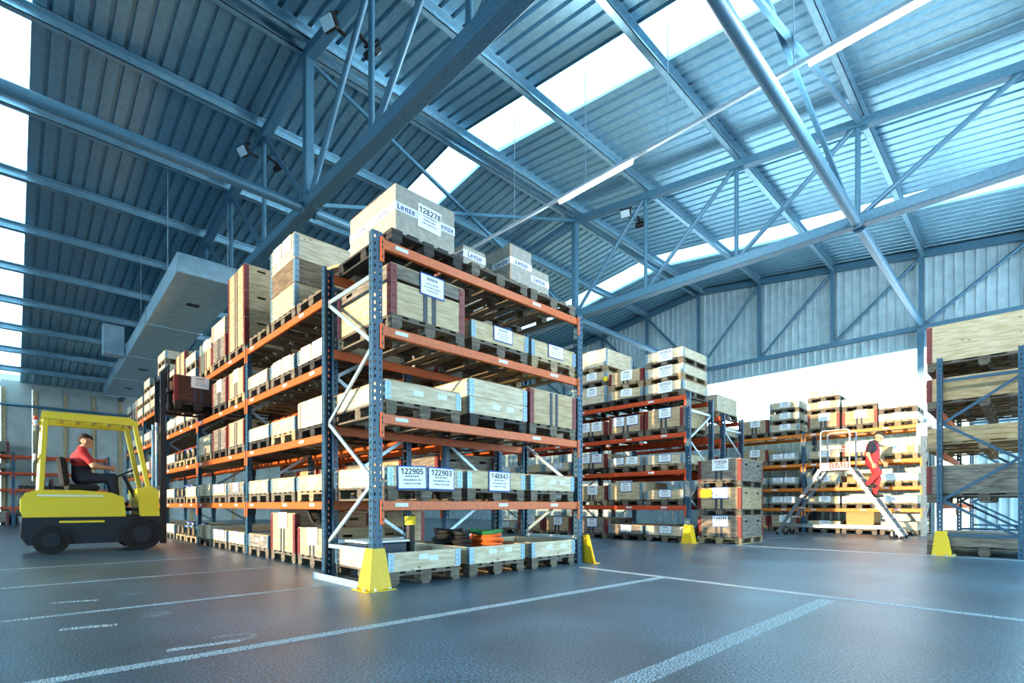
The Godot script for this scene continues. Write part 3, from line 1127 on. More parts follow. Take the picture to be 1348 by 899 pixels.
# one spot of a rack: a list of tokens from the bottom up
func pile(r: Dictionary, lv: int, n: int, x: float, spec: String, o := {}) -> void:
	if spec == "":
		return
	var y = 0.0 if lv == 0 else r.levels[lv - 1] + 0.001
	var w = o.get("w", 0.92)
	var d = o.get("d", 1.16)
	var place = where_of(r, lv, n)
	var toks = spec.split(" ")
	var crates = 0
	for tk in toks:
		if not tk[0] in ["p", "q", "u"]:
			crates += 1
	var ci = 0
	var pi = 0
	var zc = r.get("over", 0.03) - d / 2 + rng.randf_range(-0.01, 0.01)
	x += rng.randf_range(-0.012, 0.012)
	for tk in toks:
		var bits = tk.split(".")
		var body = bits[0]
		var signs = bits[1] if bits.size() > 1 else ""
		var pos = r.o + Basis(Vector3.UP, r.th) * Vector3(x, y, zc)
		var th = r.th + rng.randf_range(-0.004, 0.004)
		var k = body[0]
		var num = int(body.substr(1)) if body.length() > 1 else 1
		var lay = "" if crates < 2 else ["lowest ", "next ", "upper ", "topmost "][min(ci, 3)] if ci < crates - 1 else "topmost "
		var sg = "" if signs == "" else (" with sign" if signs.length() == 1 else " with two signs")
		var opt = {"lod": r.lod, "signs": signs, "texts": o.get("texts", [])}
		if o.has("open"):
			opt.open = true
		match k:
			"p", "q", "u":
				var tone = {"p": M.pallet_wood, "q": M.pallet_dark, "u": M.pallet_new}[k]
				var nm = {"p": "grey wooden", "q": "dark wooden", "u": "fresh wooden"}[k]
				y += pallet(pos, th, w, d, tone, "%s%s pallet, %s" % [["", "second-tier ", "third-tier ", "fourth-tier "][pi], nm, place], r.lod)
				pi += 1
			"c", "y", "k", "b":
				var tone = {"c": ["pine_pale"], "y": ["pine_warm"], "k": ["wood_grey"], "b": ["pine"]}[k]
				var nm = {"c": "pale pine", "y": "warm pine", "k": "grey timber", "b": "yellowish pine"}[k]
				if o.has("tones"):
					tone = o.tones
				y += collar_crate(pos, th, w, d, num, tone, "%s%s crate%s, %s" % [lay, nm, sg, place], opt)
				ci += 1
			"m", "g":
				var tone = "ply" if k == "m" else "wood_grey"
				y += corner_crate(pos, th, w, d, num / 100.0, tone, "%s%s maroon-cornered crate%s, %s" % [lay, "tan" if k == "m" else "grey", sg, place], opt)
				ci += 1
			"w":
				y += plain_box(pos, th, w * 0.95, d, num / 100.0, "pine_pale", "%swhite plywood case%s, %s" % [lay, sg, place], opt)
				ci += 1
			"x":
				carton(pos, th, w * 0.8, d * 0.8, num / 100.0, "cardboard_brown", "%sbrown cardboard carton, %s" % [lay, place])
				y += num / 100.0
				ci += 1
			"r":
				reel(pos, "wooden cable reel, %s" % place, 0.36)
				ci += 1
			"v":
				for q in 2:
					var side = "plain" if q == 0 else "second"
					fitting(pos + Basis(Vector3.UP, th) * Vector3(-0.21 + 0.42 * q, 0, 0.36), th + PI / 2, "%s steel pipe valve, %s" % [side, place])
				ci += 1


func racks() -> void:
	# --- the corner rack ---
	var A = {"label": "blue and orange pallet rack with a yellow guard at its corner", "phrase": "corner rack", "ref": "yellow guard", "o": Vector3(2.55, 0, -4.53), "th": 0.0, "bays": [3.19], "depth": 1.07, "h": 3.5, "levels": [0.866, 1.727, 2.6, 3.455], "beam": "rack_orange", "fine": true, "lod": 0}
	rack(A)
	var ax = [0.57, 1.61, 2.62]
	pile(A, 0, 0, ax[0], "p c1", {"w": 0.9, "open": true})
	pile(A, 0, 1, ax[1], "p c1", {"w": 0.88, "open": true})
	pile(A, 0, 2, ax[2], "p c1", {"w": 0.86, "open": true})
	pile(A, 1, 0, ax[0], "p c1.bb", {"w": 0.93, "texts": ["122905", "122903"]})
	pile(A, 1, 1, ax[1], "p b1.b", {"w": 0.92, "texts": ["148843"]})
	pile(A, 1, 2, ax[2], "p c1", {"w": 0.86})
	pile(A, 2, 0, ax[0], "p c1", {"w": 0.94})
	pile(A, 2, 1, ax[1] + 0.03, "q c2", {"w": 0.92})
	pile(A, 2, 2, ax[2], "p m44", {"w": 0.92})
	pile(A, 3, 0, ax[0] + 0.05, "p", {"w": 0.94})
	corner_crate(A.o + Vector3(ax[0] + 0.05, 2.747, -0.55), 0.0, 0.94, 1.16, 0.50, "pine", "tan planked maroon-cornered crate with grey rim and pale sign, third shelf of corner rack", {"signs": "b", "gap": 0.03, "lod": 0})
	pile(A, 3, 1, ax[1] + 0.04, "p b1.b", {"w": 0.92})
	pile(A, 3, 2, ax[2] + 0.02, "u b1.b", {"w": 0.88})
	pile(A, 4, 0, ax[0] + 0.03, "q", {"w": 0.9})
	pile(A, 4, 1, ax[1] + 0.03, "p", {"w": 0.92})
	pile(A, 4, 2, ax[2] + 0.02, "p", {"w": 0.9})
	var y4 = 3.455 + 0.147
	var big = carton(Vector3(3.17, y4, -5.05), 0.0, 0.76, 0.98, 0.52, "cardboard", "large grey cardboard carton with a number sheet on top of corner rack", "Lenze")
	put_sign(big, "w", 0.04, 0.29, 0.496, 0.30, 0.25, "128278", -0.04)
	carton(Vector3(3.86, y4, -4.78), 0.0, 0.34, 0.4, 0.22, "cardboard", "small grey carton with printed tape beside the large carton", "Lenze")
	carton(Vector3(4.58, y4, -4.85), 0.0, 0.38, 0.66, 0.46, "cardboard", "tall grey carton with a band of printed tape on corner rack", "Lenze")
	carton(Vector3(4.205, y4, -5.1), 0.0, 0.34, 0.5, 0.30, "cardboard", "low grey carton behind the tall carton on corner rack", "Lenze")
	carton(Vector3(5.0, y4, -4.85), 0.0, 0.38, 0.5, 0.34, "cardboard", "narrow grey carton at the end of the carton row", "Lenze")

	# --- the long sunlit rack ---
	var B = {"label": "long blue and orange pallet rack in the low sun beside the fork truck", "phrase": "long rack", "ref": "corner rack", "o": Vector3(2.85, 0, -22.1), "th": -PI / 2, "bays": [3.2, 3.2, 3.2, 3.2, 3.2], "depth": 1.07, "h": 3.5, "levels": [0.866, 1.727, 2.6, 3.455], "beam": "rack_orange", "lod": 0}
	rack(B)
	var rows = [
		["p m36.w", "p m55.w", "p k1", "p c1.b", "p c1.bb", "p w25", "u v", "u v", "p c1", "p c1", "p b1", "p c1", "p k1", "p c1", "p c1"],
		["u b1", "p b1", "p b1", "p k1.b", "p b1.bb", "p w22", "u w20", "p v", "p c1", "p b1", "p c1", "p m30", "p c1", "p b1", "p c1"],
		["q w34", "u b1", "q c1", "p m42", "q g40", "u w36", "u v", "u v", "p c1", "p c1", "p m30", "p c1", "p c1", "p c1", "p c1"],
		["q c1.ww", "p c1.ww", "p w18", "u m45.w", "q g44.w", "", "p w30", "p c1", "p c1.w", "p b1", "p c1", "p c1", "p b1", "p c1", "p c1"],
		["p", "p", "p", "p m44 m44 m44", "p g40 w30", "u m36 c1.w", "u c1 p c1", "p m38 m38", "p c1 p c1", "p c1 p c1 p c1 p c1", "p b1 p c1", "p c1 p c1 p c1", "p c1 p c1", "p m36 c1", "p c1 p c1"],
	]
	for lv in 5:
		for n in 15:
			B.lod = 0 if n < 6 else 1
			var bay = 4 - n / 3
			var x = bay * 3.2 + [2.62, 1.60, 0.58][n % 3]
			pile(B, lv, n, x, rows[lv][n], {"w": 0.92})
	B.lod = 0
	var bx0 = 4 * 3.2 + 1.6
	collar_crate(B.o + Basis(Vector3.UP, B.th) * Vector3(bx0, y4, -0.55), B.th, 0.92, 1.16, 3, ["pine", "wood_old", "pine_pale"], "tall crate of three deep collars with a dark middle on top of long rack", {"bh": 0.345, "signs": "ww"})
	reel(B.o + Basis(Vector3.UP, B.th) * Vector3(4 * 3.2 + 2.62, y4, -0.62), "dark wooden cable reel lying on the top pallet beside the corner rack", 0.44)
	reel(B.o + Basis(Vector3.UP, B.th) * Vector3(4 * 3.2 + 0.58, y4, -0.75), "lower pale cable reel beside the stack of three maroon-cornered crates", 0.34)
	reel(B.o + Basis(Vector3.UP, B.th) * Vector3(4 * 3.2 + 0.58, y4 + 0.42, -0.75), "upper pale cable reel beside the stack of three maroon-cornered crates", 0.34)

	# --- its back-to-back neighbour ---
	var B2 = {"label": "blue and orange pallet rack standing back to back with the long rack", "phrase": "back-to-back rack", "ref": "corner rack", "o": Vector3(5.65, 0, -6.1), "th": PI / 2, "bays": [3.2, 3.2], "depth": 1.07, "h": 3.5, "levels": [0.866, 1.727, 2.6, 3.455], "beam": "rack_orange", "lod": 1}
	rack(B2)
	for lv in 5:
		for n in 6:
			if lv == 0 and n < 2:
				continue
			var bx = 3.2 * (n / 3) + [0.58, 1.6, 2.62][n % 3]
			pile(B2, lv, n, bx, ["p g55", "p g58", "p m56"][(lv + n) % 3] if lv < 4 else ["p g50 g45", "p m50 c2"][n % 2], {"w": 0.94})

	# --- the middle rack, two back to back ---
	var D = {"label": "red-beamed pallet rack behind the corner rack with a crate stack at its end", "phrase": "red-beamed rack", "ref": "floor stack", "o": Vector3(10.45, 0, -11.5), "th": -PI / 2, "bays": [3.13, 3.13], "depth": 1.12, "h": 3.26, "levels": [0.81, 1.60, 2.41, 3.22], "beam": "rack_red", "lod": 0}
	rack(D)
	var drows = [
		["p c1.b", "q k1.b", "p g34.b", "p m35.b", "u m35.w", "p c1.b"],
		["p b1.b", "p b2.b", "u m34.w", "p c1.b", "p m30.w", "p c1"],
		["u c1.b", "p b1.bw", "q m34.bb", "p c1.b", "p b1", "p c1.w"],
		["p m42.b", "p m36.bb", "q m32.ww", "p c1", "p m34", "p c1"],
		["p c1.w u c1.w p c1.w", "q b1.w u m28.w", "q c2.w p b1.w u c2.w", "p c1", "p c1", "p c1"],
	]
	for lv in 5:
		for n in 6:
			D.lod = 0 if n < 3 else 1
			var x = (1 - n / 3) * 3.13 + [2.57, 1.56, 0.55][n % 3]
			var o = {"w": 0.92}
			if lv == 4 and n == 0:
				o.texts = ["121913"]
			pile(D, lv, n, x, drows[lv][n], o)
	var D2 = {"label": "blue pallet rack behind the red-beamed rack, ends showing", "phrase": "rear rack", "ref": "floor stack", "o": Vector3(13.3, 0, -5.24), "th": PI / 2, "bays": [3.13], "depth": 1.1, "h": 3.0, "levels": [0.81, 1.60, 2.41, 2.95], "beam": "rack_red", "lod": 1}
	rack(D2)
	for lv in range(1, 5):
		for n in 2:
			pile(D2, lv, n, [0.56, 1.57][n], ["p w22", "p w26", "p m24", "p c1"][(lv + n) % 4] if lv < 4 else ["p w40", "p c1 p m30"][n], {"w": 0.92})
	# the stack of three crates on the floor
	var sy = 0.0
	var st_l = [["grey maroon-cornered crate, lowest of the floor stack", "wood_grey", "b", M.pallet_new, "lowest"], ["tan maroon-cornered crate with a yellow sheet, middle of the floor stack", "ply", "b", M.pallet_wood, "middle"], ["grey maroon-cornered crate, topmost of the floor stack", "wood_grey", "w", M.pallet_wood, "topmost"]]
	for a in st_l:
		var p = Vector3(11.36, sy, -4.70)
		sy += pallet(p, -PI / 2, 0.92, 1.22, a[3], "wooden pallet under the %s crate of the floor stack" % a[4], 0)
		p.y = sy
		var nm = numbered("corner_crate")
		taken["corner_crate"] -= 1
		sy += corner_crate(p, -PI / 2, 0.92, 1.22, 0.44, a[1], a[0], {"signs": a[2], "texts": ["114336"], "rows": 2})
		if a[4] == "middle":
			var c = get_node(nm)
			part(c, "yellow_sheet", box(0.26, 0.17, 0.003), M.yellow_plastic, Vector3(-0.28, 0.33, 0.615))

	# --- the rack along the glazed wall ---
	var E = {"label": "orange pallet rack along the ribbed wall behind the mobile steps", "phrase": "wall rack", "ref": "wall column", "o": Vector3(17.35, 0, -7.85), "th": -PI / 2, "bays": [2.9, 2.88], "depth": 1.08, "h": 3.05, "levels": [0.73, 1.34, 2.09, 3.0], "beam": "rack_amber", "lod": 1, "flip": true}
	rack(E)
	var erows = [
		["p w20", "p x58", "p b1.w", "p m35.w", "p m34", "p c1"],
		["p c1.ww", "p c1.ww", "p b1.w", "p c1.ww", "p c1.w", "p c1.w"],
		["u c1.ww", "u x26", "u b1.w", "p c1.bb", "p c1.b", "p c1.b"],
		["u y1.w", "p m32.ww", "p b1.w", "p c1.bb", "p m36.w", "p c1.b"],
		["u c1.w p c1.ww", "p m38.w p c1.ww", "p m40.w p b1.w p c1.w", "p c1.w p c1.w p c1.w", "p m42.w", "p c1.w"],
	]
	for lv in 5:
		for n in 6:
			var x = (2.9 if n < 3 else 0.0) + [2.34, 1.44, 0.53][n % 3]
			pile(E, lv, n, x, erows[lv][n], {"w": 0.84, "d": 1.1})

	# --- the end rack with wide crates ---
	var F = {"label": "blue rack end with crossed braces full of wide timber crates", "phrase": "end rack", "ref": "yellow guard", "o": Vector3(10.9, 0, -0.14), "th": 0.0, "bays": [3.1, 3.0], "depth": 0.95, "h": 3.22, "levels": [0.86, 1.72, 2.40, 3.05], "beam": "rack_orange", "brace": "rack_blue", "lod": 0, "flip": true}
	rack(F)
	var fz = -0.56
	var fl = [[0.0, 0.17, "wood_grey", "floor row"], [0.862, 0.46, "wood_grey", "lowest shelf"], [1.722, 0.24, "pine_warm", "second shelf"], [2.402, 0.37, "pine_warm", "third shelf"], [3.052, 0.60, "pine", "top shelf"]]
	for i in fl.size():
		var a = fl[i]
		for k in 2:
			var xx = 11.62 + k * 1.55
			var wd = 1.42
			var deep = "front" if k == 0 else "rear"
			var yy = a[0] + pallet(Vector3(xx, a[0], fz), -PI / 2, wd, 1.2, M.pallet_wood if i != 2 else M.pallet_new, "wide wooden pallet, %s of end rack, %s place" % [a[3], deep], 0 if k == 0 else 1)
			if i == 2 or i == 0:
				plank_load(Vector3(xx, yy, fz), wd, a[1], a[2], "stack of wide timber boards, %s of end rack, %s place" % [a[3], deep])
			else:
				corner_crate(Vector3(xx, yy, fz), -PI / 2, wd, 1.2, a[1], a[2], "wide %s maroon-cornered crate, %s of end rack, %s place" % ["grey" if a[2] == "wood_grey" else "yellowish", a[3], deep], {"rows": 2, "lod": 0, "bands": false})

	# --- racks at the far board wall ---
	var G = {"label": "far orange and blue pallet rack against the grey board wall", "phrase": "far rack", "ref": "hall gate", "o": Vector3(-6.2, 0, -29.6), "th": 0.0, "bays": [3.1, 3.1, 3.1], "depth": 1.0, "h": 3.0, "levels": [0.75, 1.5, 2.2, 2.9], "beam": "rack_red", "lod": 1, "stickers": false}
	rack(G)
	for a in [[4, 5, 5.62, "p g40.w"], [3, 5, 5.62, "p k1.w"], [4, 4, 4.58, "p c1"], [2, 6, 6.8, "q k1"], [2, 7, 7.8, "q g30"], [1, 6, 6.8, "p c1"], [1, 7, 7.8, "p k1"], [0, 5, 5.6, "p g40"], [0, 6, 6.8, "p c1"]]:
		pile(G, a[0], a[1], a[2], a[3], {"w": 0.9})


func plank_load(pos: Vector3, w: float, h: float, tone: String, label: String) -> void:
	var t = thing("timber_stack", label, "timber", pos, -PI / 2, "timber on the end rack")
	var n = int(round(h / 0.085))
	for k in n:
		for q in 3:
			part(t, "plank", box(w, h / n - 0.004, 0.36), M[tone], Vector3(0, h / n * (k + 0.5), -0.39 + q * 0.39))


func guard(pos: Vector3, sx: float, label: String, both := true) -> void:
	# folded tapered plates round the foot of an upright
	var t = thing("column_guard", label, "guard", pos, 0.0, "yellow column guards")
	var st = st_new()
	var h = 0.40
	var b = 0.15
	var u = 0.085
	for f in 2:
		if f == 1 and not both:
			continue
		# f 0: plate toward sx, f 1: plate toward +z
		var p = [Vector3(sx * b, 0.01, -b * 0.6), Vector3(sx * b, 0.01, b), Vector3(sx * u, h, u), Vector3(sx * u, h, -u * 0.6)] if f == 0 else [Vector3(-sx * b * 0.6, 0.01, b), Vector3(sx * b, 0.01, b), Vector3(sx * u, h, u), Vector3(-sx * u * 0.6, h, u)]
		var n = Vector3(sx, 0.15, 0) if f == 0 else Vector3(0, 0.15, 1)
		var inn = -(n.normalized() * 0.006)
		quad(st, p[0], p[1], p[2], p[3], n)
		quad(st, p[0] + inn, p[1] + inn, p[2] + inn, p[3] + inn, -n)
		for k in 4:
			var c = p[(k + 1) % 4]
			quad(st, p[k], c, c + inn, p[k] + inn, (p[k] + c) / 2.0 - (p[0] + p[2]) / 2.0)
	part(t, "folded_plate", st.commit(), M.guard_yellow)
	part(t, "base_flange", box(0.06, 0.008, 0.30), M.guard_yellow, Vector3(sx * (b + 0.02), 0.005, 0.04))
	if both:
		part(t, "base_flange", box(0.30, 0.008, 0.06), M.guard_yellow, Vector3(sx * 0.04, 0.005, b + 0.02))
		for q in [-0.05, 0.1]:
			part(t, "bolt", cyl(0.014, 0.02, 8), M.galv, Vector3(sx * q, 0.018, b + 0.025))
	for q in [-0.05, 0.1]:
		part(t, "bolt", cyl(0.014, 0.02, 8), M.galv, Vector3(sx * (b + 0.025), 0.018, q))


func loose_things() -> void:
	guard(Vector3(2.55, 0, -4.53), -1.0, "yellow column guard at the corner rack beside the floor rail")
	guard(Vector3(5.72, 0, -4.47), 1.0, "yellow column guard at the far upright of the corner rack", false)
	guard(Vector3(10.45, 0, -5.24), -1.0, "yellow column guard at the red-beamed rack beside the floor stack")
	guard(Vector3(10.9, 0, -1.09), -1.0, "yellow column guard at the end rack of wide crates")
	var fr = thing("floor_rail", "galvanised floor rail beside the foot of the corner rack", "rail", Vector3(2.42, 0, -5.1))
	part(fr, "rail", box(0.012, 0.07, 1.15), M.galv, Vector3(0, 0.035, 0))
	part(fr, "foot_flange", box(0.06, 0.008, 1.15), M.galv, Vector3(0.037, 0.004, 0))
	# cables, caps and hoses lying in the open crates of the corner rack
	for a in [[Vector3(4.28, 0.16, -4.85), 0.19, "orange_cable", "orange coiled cable lying in an open crate"], [Vector3(4.05, 0.16, -5.33), 0.17, "black", "black coiled hose lying in an open crate"], [Vector3(3.885, 0.16, -4.84), 0.085, "black", "black cable ring lying in the open crate with the orange coil"]]:
		var t = thing("cable_coil", a[3], "cable", a[0], 0.0, "coils in the open crates")
		for k in 7:
			var pts = []
			var rr = a[1] + 0.02 * sin(k * 2.1)
			for q in 25:
				var an = TAU * q / 24.0
				pts.append(Vector3(cos(an) * rr, 0.03 + k * 0.05 + 0.012 * sin(an * 2 + k), sin(an) * rr))
			var loop = part(t, "cable_loop", sweep(pts, 0.026, 6), M.green_cable if k == 6 and a[2] == "orange_cable" else M[a[2]])
			if k == 6 and a[2] == "orange_cable":
				loop.set_meta("label", "green loop on top")
	var cap = thing("yellow_cap", "yellow plastic cap on a hose in the open crate", "cap", Vector3(3.55 - 0.2, 0.17, -5.15))
	part(cap, "hose_end", cyl(0.05, 0.42, 14), M.black, Vector3(0, 0.21, 0))
	part(cap, "cap", cyl(0.065, 0.10, 16), M.yellow_plastic, Vector3(0, 0.47, 0))
	var tray = thing("grey_tray", "pale plastic tray lying across the open crate", "tray", Vector3(2.95, 0.17, -5.2))
	part(tray, "tray_body", cham(0.5, 0.24, 0.45, 0.02), M.band, Vector3(0, 0.12, 0))
	part(tray, "tray_rim", box(0.54, 0.02, 0.49), M.paper, Vector3(0, 0.25, 0))
	# dark hoses in front of the long rack's floor row
	for k in 3:
		var t = thing("black_hose", "%s thick black hose slung over the crates, long rack floor row" % ["longest", "shorter", "shortest"][k], "hose", Vector3(3.0 + 0.12 * k, 0.0, 0.0), 0.0, "black hoses over the long rack floor row")
		var pts = []
		for q in [[-8.05 + 0.1 * k, 0.737], [-7.7, 0.737], [-7.35, 0.737], [-7.22, 0.735], [-7.18, 0.70], [-7.12, 0.62], [-7.05, 0.56], [-6.9, 0.545], [-6.7, 0.545], [-6.5 - 0.05 * k, 0.545]]:
			pts.append(Vector3(0.02 * sin(q[0] * 7 + k), q[1], q[0]))
		part(t, "hose", sweep(pts, 0.022, 8), M.black)
	# yellow stacking corners between stacked crates
	for a in [[Vector3(10.395, 3.88, -8.27), "lower"], [Vector3(10.395, 4.22, -8.27), "upper"], [Vector3(10.395, 3.92, -7.36), "middle"]]:
		var t = thing("stacking_corner", "%s yellow stacking corner on the crates, red-beamed rack" % a[1], "clip", a[0])
		part(t, "clip_face", cham(0.012, 0.12, 0.10, 0.004), M.yellow_plastic)
	# notices on the wall column and on the wall rack
	var n1 = thing("wall_notice", "pale printed notice board fixed to the wall column", "notice", Vector3(XE - 0.27, 4.0, -2.05), -PI / 2)
	part(n1, "board", sheet(0.5, 0.7, 0.02), M.print100)
	part(n1, "backing_frame", box(0.54, 0.74, 0.012), M.galv, Vector3(0, 0, -0.016))
	var n2 = thing("rack_notice", "blank white card hung on the upright of the wall rack", "notice", Vector3(17.29, 2.83, -2.1), -PI / 2)
	part(n2, "card", box(0.22, 0.34, 0.006), M.paper)
	part(n2, "clip", box(0.06, 0.03, 0.014), M.galv, Vector3(0, 0.17, 0.002))


# ================= bodies =================
func blob(bones: Array, cell: float, k: float) -> Array:
	# surface nets round tapered capsules [a, b, ra, rb]; returns [vertices, normals, indices]
	var lo = Vector3.ONE * 1e6
	var hi = -lo
	for b in bones:
		var r = Vector3.ONE * (max(b[2], b[3]) + k * 0.5 + cell * 3)
		lo = lo.min(b[0] - r).min(b[1] - r)
		hi = hi.max(b[0] + r).max(b[1] + r)
	var nx = int((hi.x - lo.x) / cell) + 2
	var ny = int((hi.y - lo.y) / cell) + 2
	var nz = int((hi.z - lo.z) / cell) + 2
	var f := PackedFloat32Array()
	f.resize(nx * ny * nz)
	f.fill(10.0)
	for b in bones:
		var a: Vector3 = b[0]
		var ab: Vector3 = b[1] - a
		var ra: float = b[2]
		var dr: float = b[3] - ra
		var l2: float = max(ab.length_squared(), 1e-9)
		var m = Vector3.ONE * (max(b[2], b[3]) + k + cell * 2.5)
		var p0 = (a.min(b[1]) - m - lo) / cell
		var p1 = (a.max(b[1]) + m - lo) / cell
		for z in range(max(0, int(p0.z)), min(nz, int(p1.z) + 1)):
			for y in range(max(0, int(p0.y)), min(ny, int(p1.y) + 1)):
				var row = (z * ny + y) * nx
				for x in range(max(0, int(p0.x)), min(nx, int(p1.x) + 1)):
					var p = lo + Vector3(x, y, z) * cell - a
					var t = clampf(p.dot(ab) / l2, 0.0, 1.0)
					var d = (p - ab * t).length() - ra - dr * t
					var v = f[row + x]
					var h = clampf(0.5 + 0.5 * (v - d) / k, 0.0, 1.0)
					f[row + x] = v + (d - v) * h - k * h * (1.0 - h)
	var ids := PackedInt32Array()
	ids.resize(nx * ny * nz)
	ids.fill(-1)
	var vs := PackedVector3Array()
	var ns := PackedVector3Array()
	var offs = [0, 1, nx, nx + 1, nx * ny, nx * ny + 1, nx * ny + nx, nx * ny + nx + 1]
	var edges = [[0, 1], [2, 3], [4, 5], [6, 7], [0, 2], [1, 3], [4, 6], [5, 7], [0, 4], [1, 5], [2, 6], [3, 7]]
	for z in nz - 1:
		for y in ny - 1:
			var base = (z * ny + y) * nx
			for x in nx - 1:
				var i = base + x
				if f[i] > cell * 3.0:
					continue
				var neg = 0
				for o in offs:
					if f[i + o] < 0.0:
						neg += 1
				if neg == 0 or neg == 8:
					continue
				var sum = Vector3.ZERO
				var n = 0
				for e in edges:
					var va = f[i + offs[e[0]]]
					var vb = f[i + offs[e[1]]]
					if (va < 0.0) != (vb < 0.0):
						var t = va / (va - vb)
						var ca = Vector3(e[0] & 1, (e[0] >> 1) & 1, e[0] >> 2)
						var cb = Vector3(e[1] & 1, (e[1] >> 1) & 1, e[1] >> 2)
						sum += ca.lerp(cb, t)
						n += 1
				ids[i] = vs.size()
				vs.append(lo + (Vector3(x, y, z) + sum / n) * cell)
				var g = Vector3.ZERO
				for q in 8:
					var w = f[i + offs[q]]
					g += Vector3(w if q & 1 else -w, w if q & 2 else -w, w if q & 4 else -w)
				ns.append(g.normalized())
	var ix := PackedInt32Array()
	var step = [1, nx, nx * ny]
	for z in range(1, nz - 1):
		for y in range(1, ny - 1):
			for x in range(1, nx - 1):
				var i = (z * ny + y) * nx + x
				var v = f[i]
				if abs(v) > cell * 2.0:
					continue
				for ax in 3:
					if (v < 0.0) == (f[i + step[ax]] < 0.0):
						continue
					var u = step[(ax + 1) % 3]
					var w = step[(ax + 2) % 3]
					var q = [ids[i], ids[i - u], ids[i - u - w], ids[i - w]]
					if q.min() < 0:
						continue
					if v < 0.0:
						ix.append_array([q[0], q[2], q[1], q[0], q[3], q[2]])
					else:
						ix.append_array([q[0], q[1], q[2], q[0], q[2], q[3]])
	return [vs, ns, ix]


func merged(parts: Array) -> ArrayMesh:
	var vs := PackedVector3Array()
	var ns := PackedVector3Array()
	var ix := PackedInt32Array()
	for p in parts:
		var base = vs.size()
		vs.append_array(p[0])
		ns.append_array(p[1])
		for i in p[2]:
			ix.append(i + base)
	var a = []
	a.resize(Mesh.ARRAY_MAX)
	a[Mesh.ARRAY_VERTEX] = vs
	a[Mesh.ARRAY_NORMAL] = ns
	a[Mesh.ARRAY_INDEX] = ix
	var m := ArrayMesh.new()
	m.add_surface_from_arrays(Mesh.PRIMITIVE_TRIANGLES, a)
	return m


func fat(bones: Array, by: float) -> Array:
	var out = []
	for b in bones:
		out.append([b[0], b[1], b[2] + by, b[3] + by])
	return out


func hand_bones(wrist: Vector3, aim: Vector3, back: Vector3, thumb_side: float, curl: float) -> Array:
	# aim: along the fingers, back: out of the back of the hand
	aim = aim.normalized()
	back = (back - aim * back.dot(aim)).normalized()
	var side = aim.cross(back)
	var out = []
	var root = wrist + aim * 0.085
	out.append([wrist, root + side * 0.024, 0.020, 0.017])
	out.append([wrist, root - side * 0.024, 0.020, 0.017])
	var lens = [0.062, 0.072, 0.068, 0.052]
	for i in 4:
		var s = side * (0.033 - 0.022 * i) * thumb_side
		var p = root + s
		var a = curl * (0.8 + 0.1 * i)
		var d = aim
		for j in 3:
			d = (d * cos(a * 0.55) - back * sin(a * 0.55)).normalized()
			var q = p + d * lens[i] * [0.45, 0.32, 0.23][j]
			out.append([p, q, 0.0085 - 0.0007 * j, 0.008 - 0.0008 * j])
			p = q
	var tb = wrist + aim * 0.03 + side * 0.028 * thumb_side
	var t1 = tb + (aim * 0.6 + side * 0.8 * thumb_side - back * 0.3).normalized() * 0.042
	out.append([tb, t1, 0.013, 0.010])
	out.append([t1, t1 + (aim * 0.9 + side * 0.2 * thumb_side - back * 0.4).normalized() * 0.032, 0.010, 0.008])
	return out


